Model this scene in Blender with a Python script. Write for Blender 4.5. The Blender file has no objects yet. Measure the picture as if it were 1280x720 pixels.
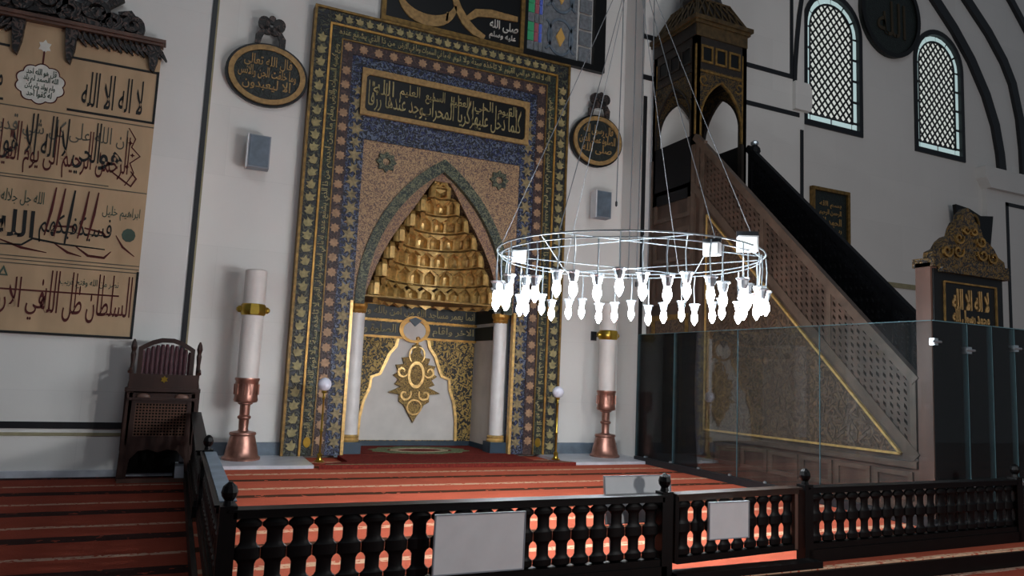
import bpy, math, random
from mathutils import Vector, Matrix
from mathutils.geometry import tessellate_polygon
random.seed(7)
PI = math.pi
scene = bpy.context.scene
COL = scene.collection

# ------------------------------------------------------------------ camera
cam_d = bpy.data.cameras.new('camera'); cam = bpy.data.objects.new('camera', cam_d); COL.objects.link(cam)
cam_d.sensor_width = 36.0
cam_d.lens = 911.5714 / 1280.0 * 36.0
cam_d.clip_start = 0.05; cam_d.clip_end = 200
_R = ((0.90792855, -0.41677595, 0.04431203), (0.08792807, 0.0860341, -0.99240455), (0.40979801, 0.90492869, 0.11475912))
cam.matrix_world = Matrix(((_R[0][0], -_R[1][0], -_R[2][0], 0.0), (_R[0][1], -_R[1][1], -_R[2][1], -11.875),
                           (_R[0][2], -_R[1][2], -_R[2][2], 1.7), (0, 0, 0, 1)))
scene.camera = cam

# ------------------------------------------------------------------ world, large lights, exposure
W = bpy.data.worlds.new('world'); scene.world = W; W.use_nodes = True
bg = W.node_tree.nodes['Background']; bg.inputs[0].default_value = (0.74, 0.86, 1.0, 1); bg.inputs[1].default_value = 0.085
vs = scene.view_settings
vs.view_transform = 'Standard'; vs.look = 'None'; vs.gamma = 1.0; vs.use_curve_mapping = False; vs.exposure = 0.36

def light(name, kind, loc, energy, color, size=1.0, target=None):
    d = bpy.data.lights.new(name, kind); d.energy = energy; d.color = color
    if kind == 'AREA': d.shape = 'DISK'; d.size = size
    else: d.shadow_soft_size = size
    o = bpy.data.objects.new(name, d); COL.objects.link(o); o.location = loc
    if target is not None:
        o.rotation_euler = (Vector(target) - Vector(loc)).to_track_quat('-Z', 'Y').to_euler()
    return o
# the ring chandeliers of the neighbouring bays and the glazed dome behind the camera
light('next_bay_lamp', 'POINT', (16.2, -5.45, 2.9), 18, (1.0, 0.96, 0.92), 0.5)
light('rear_bay_lamp', 'POINT', (8.6, -15.6, 3.2), 930, (1.0, 0.98, 0.96), 0.3)
light('dome_skylight', 'AREA', (2.5, -16.0, 13.0), 260, (0.90, 0.95, 1.0), 6.0, (3.5, 0, 2.0))

# ------------------------------------------------------------------ colour and material helpers
def lin(c):
    if isinstance(c, str):
        c = tuple(int(c[i:i + 2], 16) / 255 for i in (0, 2, 4))
    return tuple(x / 12.92 if x <= 0.04045 else ((x + 0.055) / 1.055) ** 2.4 for x in c)
MATS = {}
def new_mat(name):
    m = bpy.data.materials.new(name); m.use_nodes = True
    MATS[name] = m
    return m, m.node_tree.nodes, m.node_tree.links, m.node_tree.nodes['Principled BSDF']
def mathn(N, L, op, a, b=None, c=None):
    n = N.new('ShaderNodeMath'); n.operation = op
    for i, v in enumerate((a, b, c)):
        if v is None: continue
        if isinstance(v, (int, float)): n.inputs[i].default_value = v
        else: L.new(v, n.inputs[i])
    return n.outputs[0]
def mixc(N, L, f, a, b):
    n = N.new('ShaderNodeMix'); n.data_type = 'RGBA'
    if isinstance(f, (int, float)): n.inputs[0].default_value = f
    else: L.new(f, n.inputs[0])
    for i, v in ((6, a), (7, b)):
        if isinstance(v, tuple): n.inputs[i].default_value = (*v[:3], 1)
        else: L.new(v, n.inputs[i])
    return n.outputs[2]
def noise(N, L, vec, scale, detail=3, dist=0.0):
    n = N.new('ShaderNodeTexNoise'); n.inputs['Scale'].default_value = scale; n.inputs['Detail'].default_value = detail
    n.inputs['Distortion'].default_value = dist
    if vec is not None: L.new(vec, n.inputs['Vector'])
    return n.outputs['Fac']
def bumpn(N, L, h, bsdf, strength=0.3, dist=0.01):
    n = N.new('ShaderNodeBump'); n.inputs['Strength'].default_value = strength; n.inputs['Distance'].default_value = dist
    L.new(h, n.inputs['Height']); L.new(n.outputs[0], bsdf.inputs['Normal'])
def objco(N, L, stretch=None):
    t = N.new('ShaderNodeNewGeometry').outputs['Position']
    if stretch is None: return t
    m = N.new('ShaderNodeMapping'); L.new(t, m.inputs[0]); m.inputs['Scale'].default_value = stretch
    return m.outputs[0]
def M(name, col, rough=0.6, metal=0.0, var=0.15, scale=6.0, bump=0.0, stretch=None, spec=0.5, coat=0.0):
    m, N, L, b = new_mat(name)
    c = lin(col); vec = objco(N, L, stretch)
    f = noise(N, L, vec, scale, 4)
    f2 = mathn(N, L, 'MULTIPLY_ADD', f, 2.4, -0.7)
    cl = N.new('ShaderNodeClamp'); L.new(f2, cl.inputs[0])
    L.new(mixc(N, L, cl.outputs[0], tuple(x * (1 - var) for x in c), tuple(min(1, x * (1 + var)) for x in c)), b.inputs['Base Color'])
    b.inputs['Roughness'].default_value = rough; b.inputs['Metallic'].default_value = metal
    b.inputs['Specular IOR Level'].default_value = spec; b.inputs['Coat Weight'].default_value = coat
    if bump: bumpn(N, L, f, b, bump, 0.01)
    return m
def arabesque(name, bgc, fgc, scale=5.0, thr=0.55, rough=0.5, metal=0.0, second=None, bump=0.4):
    """two-colour scrollwork: contour bands of a warped noise"""
    m, N, L, b = new_mat(name)
    vec = objco(N, L)
    f = noise(N, L, vec, scale, 1.5, 0.8)
    p = mathn(N, L, 'PINGPONG', mathn(N, L, 'MULTIPLY', f, 9.0), 1.0)
    k = mathn(N, L, 'GREATER_THAN', p, thr)
    base = lin(bgc)
    if second:
        k2 = mathn(N, L, 'GREATER_THAN', noise(N, L, vec, scale * 1.7, 2), 0.55)
        base = mixc(N, L, k2, lin(bgc), lin(second))
    L.new(mixc(N, L, k, base, lin(fgc)), b.inputs['Base Color'])
    b.inputs['Roughness'].default_value = rough
    L.new(mathn(N, L, 'MULTIPLY', k, metal), b.inputs['Metallic'])
    bumpn(N, L, p, b, bump, 0.012)
    return m
def carpet(name, red, dark, pale, period, off, blackw=0.09, whitew=0.05):
    m, N, L, b = new_mat(name)
    g = N.new('ShaderNodeNewGeometry').outputs['Position']
    s = N.new('ShaderNodeSeparateXYZ'); L.new(g, s.inputs[0])
    wob = mathn(N, L, 'MULTIPLY', mathn(N, L, 'SUBTRACT', noise(N, L, g, 2.5, 2), 0.5), 0.05)
    y = mathn(N, L, 'ADD', mathn(N, L, 'ADD', s.outputs[1], -off), wob)
    fr = mathn(N, L, 'FRACT', mathn(N, L, 'DIVIDE', y, period))
    fine = noise(N, L, g, 55.0, 2)
    r = mixc(N, L, noise(N, L, g, 3.0, 4), tuple(x * 0.72 for x in lin(red)), tuple(x * 1.22 for x in lin(red)))
    isb = mathn(N, L, 'LESS_THAN', mathn(N, L, 'ABSOLUTE', mathn(N, L, 'SUBTRACT', fr, 0.5)), blackw)
    ragged = mathn(N, L, 'GREATER_THAN', noise(N, L, g, 9.0, 2), 0.36)
    isb = mathn(N, L, 'MULTIPLY', isb, ragged)
    d2 = mathn(N, L, 'ABSOLUTE', mathn(N, L, 'SUBTRACT', fr, 0.94))
    isw = mathn(N, L, 'MULTIPLY', mathn(N, L, 'LESS_THAN', d2, whitew), mathn(N, L, 'GREATER_THAN', noise(N, L, g, 22.0, 1), 0.40))
    c = mixc(N, L, isb, r, lin(dark)); c = mixc(N, L, isw, c, lin(pale))
    c = mixc(N, L, mathn(N, L, 'MULTIPLY', fine, 0.35), c, tuple(x * 0.5 for x in lin(red)))
    L.new(c, b.inputs['Base Color']); b.inputs['Roughness'].default_value = 0.95; b.inputs['Specular IOR Level'].default_value = 0.1
    bumpn(N, L, fine, b, 0.5, 0.01)
    return m
def plaster(name, col, joint=1.08):
    m, N, L, b = new_mat(name)
    g = N.new('ShaderNodeNewGeometry').outputs['Position']
    s = N.new('ShaderNodeSeparateXYZ'); L.new(g, s.inputs[0])
    cb = N.new('ShaderNodeCombineXYZ'); L.new(mathn(N, L, 'ADD', s.outputs[0], s.outputs[1]), cb.inputs[0]); L.new(s.outputs[2], cb.inputs[1])
    br = N.new('ShaderNodeTexBrick'); L.new(cb.outputs[0], br.inputs['Vector'])
    br.inputs['Scale'].default_value = 1.0; br.inputs['Mortar Size'].default_value = 0.006; br.inputs['Brick Width'].default_value = 2.3
    br.inputs['Row Height'].default_value = 1.17; br.inputs['Mortar Smooth'].default_value = 0.4
    c = lin(col)
    br.inputs['Color1'].default_value = (*c, 1); br.inputs['Color2'].default_value = (*[x * 0.95 for x in c], 1)
    br.inputs['Mortar'].default_value = (*[x * joint * 0.85 for x in c], 1)
    st = noise(N, L, g, 0.9, 5, 0.4)
    L.new(mixc(N, L, mathn(N, L, 'MULTIPLY', st, 0.30), br.outputs['Color'], tuple(x * 0.62 for x in c)), b.inputs['Base Color'])
    b.inputs['Roughness'].default_value = 0.75; b.inputs['Specular IOR Level'].default_value = 0.25
    bumpn(N, L, noise(N, L, g, 14, 3), b, 0.12, 0.01)
    return m
def glow(name, col, strength):
    m, N, L, b = new_mat(name)
    b.inputs['Base Color'].default_value = (*lin(col), 1)
    b.inputs['Emission Color'].default_value = (*lin(col), 1); b.inputs['Emission Strength'].default_value = strength
    return m

plaster('plaster', 'dcdad6')
M('black_trim', '14161a', 0.45, var=0.2)
M('tan_trim', '8d8669', 0.7)
M('marble', 'b9bcc4', 0.35, var=0.25, scale=2.5)
M('slate', '5d6a76', 0.5, var=0.25)
M('script_ground', '0e1716', 0.5, var=0.3)
M('niche_base', '22394a', 0.45, var=0.2)
carpet('carpet_hall', '843a2a', '121314', 'a88a78', 1.27, -0.76, 0.095, 0.035)
carpet('carpet_platform', 'bd5c44', '2a2719', 'd8b394', 1.20, -1.04, 0.07, 0.05)
M('rug_red', '702a24', 0.95, var=0.3, scale=25, spec=0.1)
M('rug_green', '6f7a5c', 0.95, var=0.5, scale=30, spec=0.1)
M('rug_cream', 'b9a78c', 0.95, var=0.4, scale=30, spec=0.1)
M('dark_wood', '2a1a10', 0.38, var=0.4, scale=8, stretch=(1, 1, 0.25))
M('black_wood', '040405', 0.45, var=0.3, scale=8, spec=0.16)
M('chair_wood', '2b1710', 0.4, var=0.4, scale=6, stretch=(1, 1, 0.2))
M('cane', '4a2c1a', 0.6, var=0.3, scale=20)
M('upholstery', '3e1d24', 0.7, var=0.3, scale=20)
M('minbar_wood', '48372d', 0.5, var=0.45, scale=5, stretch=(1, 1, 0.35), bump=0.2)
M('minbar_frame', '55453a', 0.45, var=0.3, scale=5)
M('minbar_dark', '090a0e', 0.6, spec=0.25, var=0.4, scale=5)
M('brown_post', '573d32', 0.5, var=0.3, scale=4, stretch=(1, 1, 0.2))
M('kiosk_wood', '1f1812', 0.5, var=0.4, scale=8)
M('gilt', 'a87d3a', 0.42, 0.45, var=0.35, scale=9, bump=0.2)
M('gilt_dull', '7d6132', 0.5, 0.5, var=0.45, scale=12, bump=0.3)
M('gilt_bright', 'd0aa68', 0.36, 0.40, var=0.3, scale=14)
M('gold_paint', '97794a', 0.6, 0.1, var=0.3, scale=16)
M('gold_cream', '93875c', 0.65, 0.0, var=0.35, scale=14)
M('ros_gold', '857654', 0.6, 0.1, var=0.5, scale=18)
M('star_gold', '9c7c5e', 0.6, 0.1, var=0.3, scale=14)
M('gilt_dark', '4b3b22', 0.55, 0.3, var=0.5, scale=10)
M('gilt_dim', '3a2f1c', 0.6, 0.2)
M('brass', 'a98d3a', 0.3, 0.9, var=0.2)
M('copper', '9c7062', 0.36, 0.75, var=0.35, scale=7, bump=0.1)
M('candle_wax', 'd9d3ce', 0.55, var=0.06, scale=3)
M('column_white', 'd6d4d2', 0.4, var=0.08)
M('niche_white', 'cfcac4', 0.7, var=0.08, scale=3)
M('board_white', 'd2d4d6', 0.6, var=0.05)
M('speaker_grey', '848a92', 0.6, var=0.1)
M('steel', 'b6c0c6', 0.3, 0.8, var=0.1)
M('ring_iron', '7c868b', 0.5, 0.3, var=0.1)
M('dark_metal', '2c2f33', 0.5, 0.4)
M('cable', '6c7074', 0.6)
M('globe_white', 'd9dcea', 0.3, var=0.03)
arabesque('mih_outer', '0c0e11', '4a4a36', 9.0, 0.72, second='141b24')
arabesque('mih_script', '10140f', '3c4a34', 11.0, 0.8)
arabesque('mih_star', '2e1f20', '49342f', 9.0, 0.7)
arabesque('mih_blue', '0b0e18', '5a6478', 11.0, 0.70, second='142250')
arabesque('mih_field', '6f5647', 'a98a66', 16.0, 0.45, second='5a4a45')
arabesque('mih_arch', '1f2a26', '6b6d52', 14.0, 0.6, second='2c3835')
arabesque('niche_gilt', '17150f', 'a08547', 10.0, 0.50, metal=0.3)
arabesque('pendant_gilt', '5c4826', 'a5874a', 22.0, 0.45, metal=0.2)
arabesque('vault_skin', '6b5148', 'a1805c', 18.0, 0.5)
arabesque('kundekari', '3e2f26', '634e3b', 9.0, 0.60, second='4d3b2f', rough=0.4)
arabesque('crest_wood', '120e0d', '4a3a34', 8.0, 0.75)
arabesque('gate_gilt', '140f0b', '5e4a28', 13.0, 0.5, metal=0.4)
arabesque('roundel_field', '0d1512', '17221c', 9.0, 0.7)
M('banner_cloth', 'b09678', 0.9, var=0.12, scale=3, stretch=(1, 1, 0.3), spec=0.1)
M('ink_black', '17191a', 0.8); M('ink_red', '4a1414', 0.8); M('ink_green', '3f5045', 0.8); M('ink_white', 'c9c6bd', 0.8)
M('ink_thin', '57544a', 0.8)
M('frame_black', '0a0b0c', 0.4, spec=0.35)
M('stain_grey', '70757a', 0.35, var=0.35, scale=14)
glow('stain_green', '2f8a5e', 0.12); glow('stain_blue', '4a5cae', 0.10); glow('stain_red', '8a4a55', 0.10); glow('stain_amber', 'b08a4a', 0.12)
glow('daylight_pane', 'd6dbd4', 0.46)
glow('daylight_edge', 'bcd6d6', 0.44)
glow('bulb_glow', 'f2f7ff', 30.0)
glow('spot_face', 'eef4f4', 0.5)
# tempered glass; a faint pale diffuse share imitates the milky haze of reflections
_m, _N, _L, _b = new_mat('screen_glass')
_t = _N.new('ShaderNodeBsdfTransparent'); _t.inputs[0].default_value = (0.90, 0.94, 0.95, 1)
_g = _N.new('ShaderNodeBsdfGlossy'); _g.inputs['Roughness'].default_value = 0.0
_d = _N.new('ShaderNodeBsdfDiffuse'); _d.inputs[0].default_value = (0.75, 0.80, 0.85, 1)
_fr = _N.new('ShaderNodeFresnel'); _fr.inputs[0].default_value = 1.28
_x1 = _N.new('ShaderNodeMixShader'); _L.new(_fr.outputs[0], _x1.inputs[0]); _L.new(_t.outputs[0], _x1.inputs[1]); _L.new(_g.outputs[0], _x1.inputs[2])
_x2 = _N.new('ShaderNodeMixShader'); _x2.inputs[0].default_value = 0.006; _L.new(_x1.outputs[0], _x2.inputs[1]); _L.new(_d.outputs[0], _x2.inputs[2])
_L.new(_x2.outputs[0], _N['Material Output'].inputs[0])
M('glass_edge', '54737a', 0.15, var=0.05)

# ------------------------------------------------------------------ geometry helpers
class B:
    """collects simple shapes into one mesh"""
    def __init__(s): s.v = []; s.f = []
    def add(s, v, f):
        k = len(s.v); s.v += [tuple(p) for p in v]; s.f += [tuple(i + k for i in q) for q in f]; return s
    def box(s, x0, x1, y0, y1, z0, z1):
        return s.add([(x0, y0, z0), (x1, y0, z0), (x1, y1, z0), (x0, y1, z0), (x0, y0, z1), (x1, y0, z1), (x1, y1, z1), (x0, y1, z1)],
                     [(0, 3, 2, 1), (4, 5, 6, 7), (0, 1, 5, 4), (1, 2, 6, 5), (2, 3, 7, 6), (3, 0, 4, 7)])
    def lathe(s, prof, c=(0, 0, 0), n=16):
        v = []; f = []
        for r, z in prof:
            for i in range(n):
                a = 2 * PI * i / n; v.append((c[0] + r * math.cos(a), c[1] + r * math.sin(a), c[2] + z))
        m = len(prof)
        for j in range(m - 1):
            for i in range(n):
                f.append((j * n + i, j * n + (i + 1) % n, (j + 1) * n + (i + 1) % n, (j + 1) * n + i))
        f.append(tuple(reversed(range(n)))); f.append(tuple((m - 1) * n + i for i in range(n)))
        return s.add(v, f)
    def tube(s, pts, r, n=6, closed=False):
        pts = [Vector(p) for p in pts]; m = len(pts); v = []; f = []
        up = Vector((0.31, 0.2, 0.93))
        for k, p in enumerate(pts):
            if closed: t = pts[(k + 1) % m] - pts[k - 1]
            else: t = pts[min(k + 1, m - 1)] - pts[max(k - 1, 0)]
            t.normalize(); a = t.cross(up)
            if a.length < 1e-4: a = t.cross(Vector((1, 0, 0)))
            a.normalize(); b = t.cross(a)
            rr = r[k] if isinstance(r, (list, tuple)) else r
            for i in range(n):
                q = p + (a * math.cos(2 * PI * i / n) + b * math.sin(2 * PI * i / n)) * rr; v.append(q[:])
        for k in range(m if closed else m - 1):
            k2 = (k + 1) % m
            for i in range(n): f.append((k * n + i, k * n + (i + 1) % n, k2 * n + (i + 1) % n, k2 * n + i))
        if not closed: f.append(tuple(range(n))); f.append(tuple((m - 1) * n + i for i in reversed(range(n))))
        return s.add(v, f)
    def plate(s, outer, holes=(), d0=0.0, d1=0.05, to=None):
        """flat polygon (u, v) with holes, extruded from depth d0 to d1; to(u, v, d) -> xyz"""
        to = to or (lambda u, v, d: (u, d, v))
        loops = [list(outer)] + [list(h) for h in holes]
        flat = [p for l in loops for p in l]; n = len(flat)
        tris = tessellate_polygon([[Vector((p[0], p[1], 0)) for p in l] for l in loops])
        v = [to(p[0], p[1], d0) for p in flat] + [to(p[0], p[1], d1) for p in flat]
        f = []
        for t in tris: f.append(tuple(t)); f.append(tuple(i + n for i in reversed(t)))
        k = 0
        for l in loops:
            m = len(l)
            for i in range(m): f.append((k + i, k + (i + 1) % m, k + (i + 1) % m + n, k + i + n))
            k += m
        return s.add(v, f)
    def xf(s, fn): s.v = [tuple(fn(*p)) for p in s.v]; return s
    def build(s, name, mat, parent=None, smooth=False, loc=None):
        me = bpy.data.meshes.new(name); me.from_pydata(s.v, [], s.f); me.update()
        import bmesh
        bm = bmesh.new(); bm.from_mesh(me); bmesh.ops.recalc_face_normals(bm, faces=bm.faces); bm.to_mesh(me); bm.free()
        me.materials.append(MATS[mat])
        if smooth:
            me.polygons.foreach_set('use_smooth', [True] * len(me.polygons))
            try: me.set_sharp_from_angle(angle=math.radians(40))
            except Exception: pass
        o = bpy.data.objects.new(name, me); COL.objects.link(o)
        if loc is not None: o.location = loc
        if parent is not None: o.parent = parent
        return o
def rect(x0, x1, z0, z1): return [(x0, z0), (x1, z0), (x1, z1), (x0, z1)]
def ellipse(cx, cz, a, b, n=40): return [(cx + a * math.cos(2 * PI * i / n), cz + b * math.sin(2 * PI * i / n)) for i in range(n)]
def pointed(cx, hw, zs, za, z0=None, n=10):
    """pointed arch outline, anticlockwise from bottom left; springs at zs, apex za, feet at z0"""
    h = za - zs; e = (h * h - hw * hw) / (2 * hw); R = hw + e
    pts = []
    a1 = math.asin(min(1, h / R))
    right = [(cx - e + R * math.cos(a1 * k / n), zs + R * math.sin(a1 * k / n)) for k in range(n + 1)]
    left = [(2 * cx - x, z) for x, z in reversed(right[:-1])]
    if z0 is not None: pts = [(cx - hw, z0), (cx + hw, z0)]
    return pts + right + left
def roundtop(cx, hw, z0, zt, n=9):
    zs = zt - hw
    return [(cx - hw, z0), (cx + hw, z0)] + [(cx + hw * math.cos(PI * k / (2 * n)), zs + hw * math.sin(PI * k / (2 * n))) for k in range(2 * n + 1)]
def empty(name, loc=(0, 0, 0), rz=0.0):
    o = bpy.data.objects.new(name, None); COL.objects.link(o); o.location = loc; o.rotation_euler.z = rz; o.empty_display_size = 0.1
    return o
def tag(o, label, cat, group=None, kind=None):
    o['label'] = label; o['category'] = cat
    if group: o['group'] = group
    if kind: o['kind'] = kind
    return o
def struct(o, label=None, cat=None):
    o['kind'] = 'structure'
    if label: o['label'] = label
    if cat: o['category'] = cat
    return o
def copy_part(src, parent, loc=None, rot=None, scale=None):
    c = src.copy(); COL.objects.link(c); c.parent = parent
    if loc is not None: c.location = loc
    if rot is not None: c.rotation_euler = rot
    if scale is not None: c.scale = scale
    return c
def copy_tree(o, parent=None):
    c = o.copy(); COL.objects.link(c); c.parent = parent
    for ch in list(o.children): copy_tree(ch, c)
    return c

# ------------------------------------------------------------------ Arabic lettering (joined letter forms, laid right to left)
_F = {'ا': 'FE8D FE8E', 'أ': 'FE83 FE84', 'إ': 'FE87 FE88', 'ب': 'FE8F FE90 FE91 FE92', 'ت': 'FE95 FE96 FE97 FE98', 'ث': 'FE99 FE9A FE9B FE9C',
      'ج': 'FE9D FE9E FE9F FEA0', 'ح': 'FEA1 FEA2 FEA3 FEA4', 'خ': 'FEA5 FEA6 FEA7 FEA8', 'د': 'FEA9 FEAA', 'ذ': 'FEAB FEAC', 'ر': 'FEAD FEAE',
      'ز': 'FEAF FEB0', 'س': 'FEB1 FEB2 FEB3 FEB4', 'ش': 'FEB5 FEB6 FEB7 FEB8', 'ص': 'FEB9 FEBA FEBB FEBC', 'ض': 'FEBD FEBE FEBF FEC0',
      'ط': 'FEC1 FEC2 FEC3 FEC4', 'ظ': 'FEC5 FEC6 FEC7 FEC8', 'ع': 'FEC9 FECA FECB FECC', 'غ': 'FECD FECE FECF FED0', 'ف': 'FED1 FED2 FED3 FED4',
      'ق': 'FED5 FED6 FED7 FED8', 'ك': 'FED9 FEDA FEDB FEDC', 'ل': 'FEDD FEDE FEDF FEE0', 'م': 'FEE1 FEE2 FEE3 FEE4', 'ن': 'FEE5 FEE6 FEE7 FEE8',
      'ه': 'FEE9 FEEA FEEB FEEC', 'و': 'FEED FEEE', 'ي': 'FEF1 FEF2 FEF3 FEF4', 'ى': 'FEEF FEF0', 'ة': 'FE93 FE94', 'LA': 'FEFB FEFC'}
_F = {k: [chr(int(x, 16)) for x in v.split()] for k, v in _F.items()}
def arabic(s):
    out = []
    for w in s.split(' '):
        ls = []; i = 0
        while i < len(w):
            if w[i] == 'ل' and i + 1 < len(w) and w[i + 1] in 'اأإ': ls.append('LA'); i += 2
            else: ls.append(w[i]); i += 1
        r = []
        for k, c in enumerate(ls):
            fm = _F[c]; prev = k > 0 and len(_F[ls[k - 1]]) == 4; nxt = k + 1 < len(ls) and len(fm) == 4
            r.append(fm[3] if prev and nxt else fm[1] if prev else fm[2] if nxt else fm[0])
        out.append(''.join(reversed(r)))
    return ' '.join(reversed(out))
_TC = {}
def text_geo(s, weight=0.0):
    key = (s, weight)
    if key in _TC: return _TC[key]
    c = bpy.data.curves.new('lettering', 'FONT'); c.body = arabic(s); c.size = 1.0; c.resolution_u = 2; c.extrude = 0.5; c.offset = weight
    o = bpy.data.objects.new('lettering', c); COL.objects.link(o)
    bpy.context.view_layer.update()
    me = bpy.data.meshes.new_from_object(o.evaluated_get(bpy.context.evaluated_depsgraph_get()))
    g = ([tuple(v.co) for v in me.vertices], [tuple(p.vertices) for p in me.polygons])
    bpy.data.objects.remove(o); bpy.data.curves.remove(c); bpy.data.meshes.remove(me)
    _TC[key] = g
    return g
def letters(b, s, u0, u1, v0, v1, d0, d1, to=None, tall=1.0, weight=0.0, cut=0.42, lean=0.0):
    """fit a line of script in the box u0..u1, v0..v1 and give it thickness d0..d1"""
    to = to or (lambda u, v, d: (u, d, v))
    vs_, fs = text_geo(s, weight)
    pts = []
    for x, y, z in vs_:
        if y > cut: y = cut + (y - cut) * tall
        pts.append((x + lean * y, y, z))
    x0 = min(p[0] for p in pts); x1 = max(p[0] for p in pts); y0 = min(p[1] for p in pts); y1 = max(p[1] for p in pts)
    k = [(u0 + (p[0] - x0) / (x1 - x0) * (u1 - u0), v0 + (p[1] - y0) / (y1 - y0) * (v1 - v0), d0 if p[2] > 0 else d1) for p in pts]
    return b.add([to(*p) for p in k], fs)
def ribbon(b, pts, w0, w1, d0, d1, to=None):
    """a pen stroke: polyline in (u, v) whose width swells from w0 to w1 in the middle"""
    to = to or (lambda u, v, d: (u, d, v)); n = len(pts); L_ = []; R_ = []
    for i, p in enumerate(pts):
        q0 = pts[max(0, i - 1)]; q1 = pts[min(n - 1, i + 1)]; dx = q1[0] - q0[0]; dz = q1[1] - q0[1]; l = math.hypot(dx, dz) or 1
        w = w0 + (w1 - w0) * math.sin(PI * i / max(1, n - 1))
        L_.append((p[0] - dz / l * w / 2, p[1] + dx / l * w / 2)); R_.append((p[0] + dz / l * w / 2, p[1] - dx / l * w / 2))
    v = [to(*L_[i], d0) for i in range(n)] + [to(*R_[i], d0) for i in range(n)] + [to(*L_[i], d1) for i in range(n)] + [to(*R_[i], d1) for i in range(n)]
    f = []
    for i in range(n - 1):
        f += [(i, i + 1, n + i + 1, n + i), (2 * n + i, 3 * n + i, 3 * n + i + 1, 2 * n + i + 1), (i, 2 * n + i, 2 * n + i + 1, i + 1), (n + i, n + i + 1, 3 * n + i + 1, 3 * n + i)]
    f += [(0, n, 3 * n, 2 * n), (n - 1, 3 * n - 1, 4 * n - 1, 2 * n - 1)]
    return b.add(v, f)
def arcpts(cx, cz, a, b, t0, t1, n=12):
    return [(cx + a * math.cos(math.radians(t0 + (t1 - t0) * i / n)), cz + b * math.sin(math.radians(t0 + (t1 - t0) * i / n))) for i in range(n + 1)]
def spiral(cx, cz, r0, r1, t0, t1, n=16):
    return [(cx + (r0 + (r1 - r0) * i / n) * math.cos(math.radians(t0 + (t1 - t0) * i / n)), cz + (r0 + (r1 - r0) * i / n) * math.sin(math.radians(t0 + (t1 - t0) * i / n))) for i in range(n + 1)]

# ================================================================== THE ROOM
XC = 4.16                      # axis of the prayer niche
PZ = 0.15                      # height of the carpeted platform
LZ = 0.20                      # marble ledge along the wall
struct(B().box(-9, 30, -17, 1.5, -0.2, 0.0).build('floor', 'carpet_hall'), 'red striped carpet of the lower prayer hall', 'floor')
struct(B().box(-9, 0.10, 0.0, 1.5, 0, 14).build('wall_left', 'plaster'), 'whitewashed pier behind the cloth banner', 'wall')
wb = B()
wb.plate(rect(0.10, 8.10, 0, 14), [rect(2.55, 5.80, -0.0 + 0.02, 5.70)], 0.70, 1.5)
struct(wb.build('wall_back', 'plaster'), 'whitewashed wall of the niche bay', 'wall')
struct(B().box(8.10, 12.46, 0.0, 1.5, 0, 14).build('wall_middle', 'plaster'), 'whitewashed pier behind the pulpit kiosk', 'wall')
wb = B()
W1 = (14.15, 0.98, 7.98, 11.46); W2 = (18.08, 0.98, 7.98, 11.42)
wb.plate(rect(12.46, 30, 0, 14), [roundtop(*W1), roundtop(*W2)], 0.70, 1.5)
struct(wb.build('wall_right', 'plaster'), 'whitewashed stone wall of the right bay with two arched windows', 'wall')
plat = B().box(0.28, 8.42, -7.12, 0.72, 0.0, PZ)
plat.box(8.42, 10.4, -6.3, 0.0, 0.0, PZ)
po = struct(plat.build('platform', 'carpet_platform'), 'raised platform covered in bright striped carpet before the niche', 'platform')
B().box(0.27, 8.45, -7.16, -7.121, 0.0, PZ - 0.01).build('kerb', 'black_wood', po)
B().box(0.24, 0.279, -7.12, -0.1, 0.0, PZ - 0.005).build('kerb', 'black_wood', po)
B().box(3.66, 5.20, -7.118, -6.98, PZ, 0.205).build('sill', 'black_wood', po)
# marble ledge at the foot of the bay and slate skirting behind it
tr = 0
def trim(b, mat, label):
    global tr
    tr += 1
    return struct(b.build('trim_%d' % tr, mat), label, 'trim')
trim(B().box(0.12, 2.0, -0.62, 0.70, PZ - 0.1, LZ), 'marble', 'pale marble ledge under the candlestick left of the niche')
trim(B().box(6.32, 8.12, -0.62, 0.70, PZ - 0.1, LZ), 'marble', 'pale marble ledge under the candlestick right of the niche')
trim(B().box(0.12, 1.66, 0.62, 0.70, LZ, LZ + 0.2), 'slate', 'slate skirting behind the left copper candlestick')
trim(B().box(6.66, 8.08, 0.62, 0.70, LZ, LZ + 0.2), 'slate', 'slate skirting behind the right copper candlestick')
# painted lines on the piers
trim(B().box(-9, 0.06, -0.02, 0.0, 0.655, 0.745), 'black_trim', 'black dado line across the pier below the cloth banner')
trim(B().box(-9, 0.06, -0.015, 0.0, 0.555, 0.60), 'tan_trim', 'tan dado line under the black one on the left pier')
trim(B().box(-9, 0.10, -0.06, 0.0, 0.0, 0.09), 'marble', 'low stone skirting at the foot of the left pier')
trim(B().box(0.04, 0.11, -0.02, 0.02, 0.745, 14), 'black_trim', 'black vertical line on the corner of the left pier')
trim(B().box(0.10, 0.135, 0.005, 0.06, 0.745, 14), 'tan_trim', 'tan vertical line beside the black pier corner line')
trim(B().box(8.10, 8.18, -0.02, 0.0, PZ, 7.35), 'black_trim', 'black vertical line on the pier corner behind the pulpit')
trim(B().box(8.06, 12.10, -0.02, 0.0, 8.56, 8.66), 'black_trim', 'upper black horizontal line on the pier right of the pulpit kiosk')
trim(B().box(8.06, 12.30, -0.02, 0.0, 7.70, 7.80), 'black_trim', 'lower black horizontal line on the pier right of the pulpit kiosk')
trim(B().box(12.02, 12.11, -0.02, 0.0, 8.66, 14), 'black_trim', 'black line rising beside the first arched window')
b = B(); ribbon(b, [(12.16, 8.5), (12.17, 8.9), (12.22, 9.5), (12.29, 10.1), (12.38, 10.6), (12.46, 11.0)], 0.10, 0.12, -0.03, 0.0)
trim(b, 'black_trim', 'curved black band at the pier edge beside the first arched window')
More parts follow.
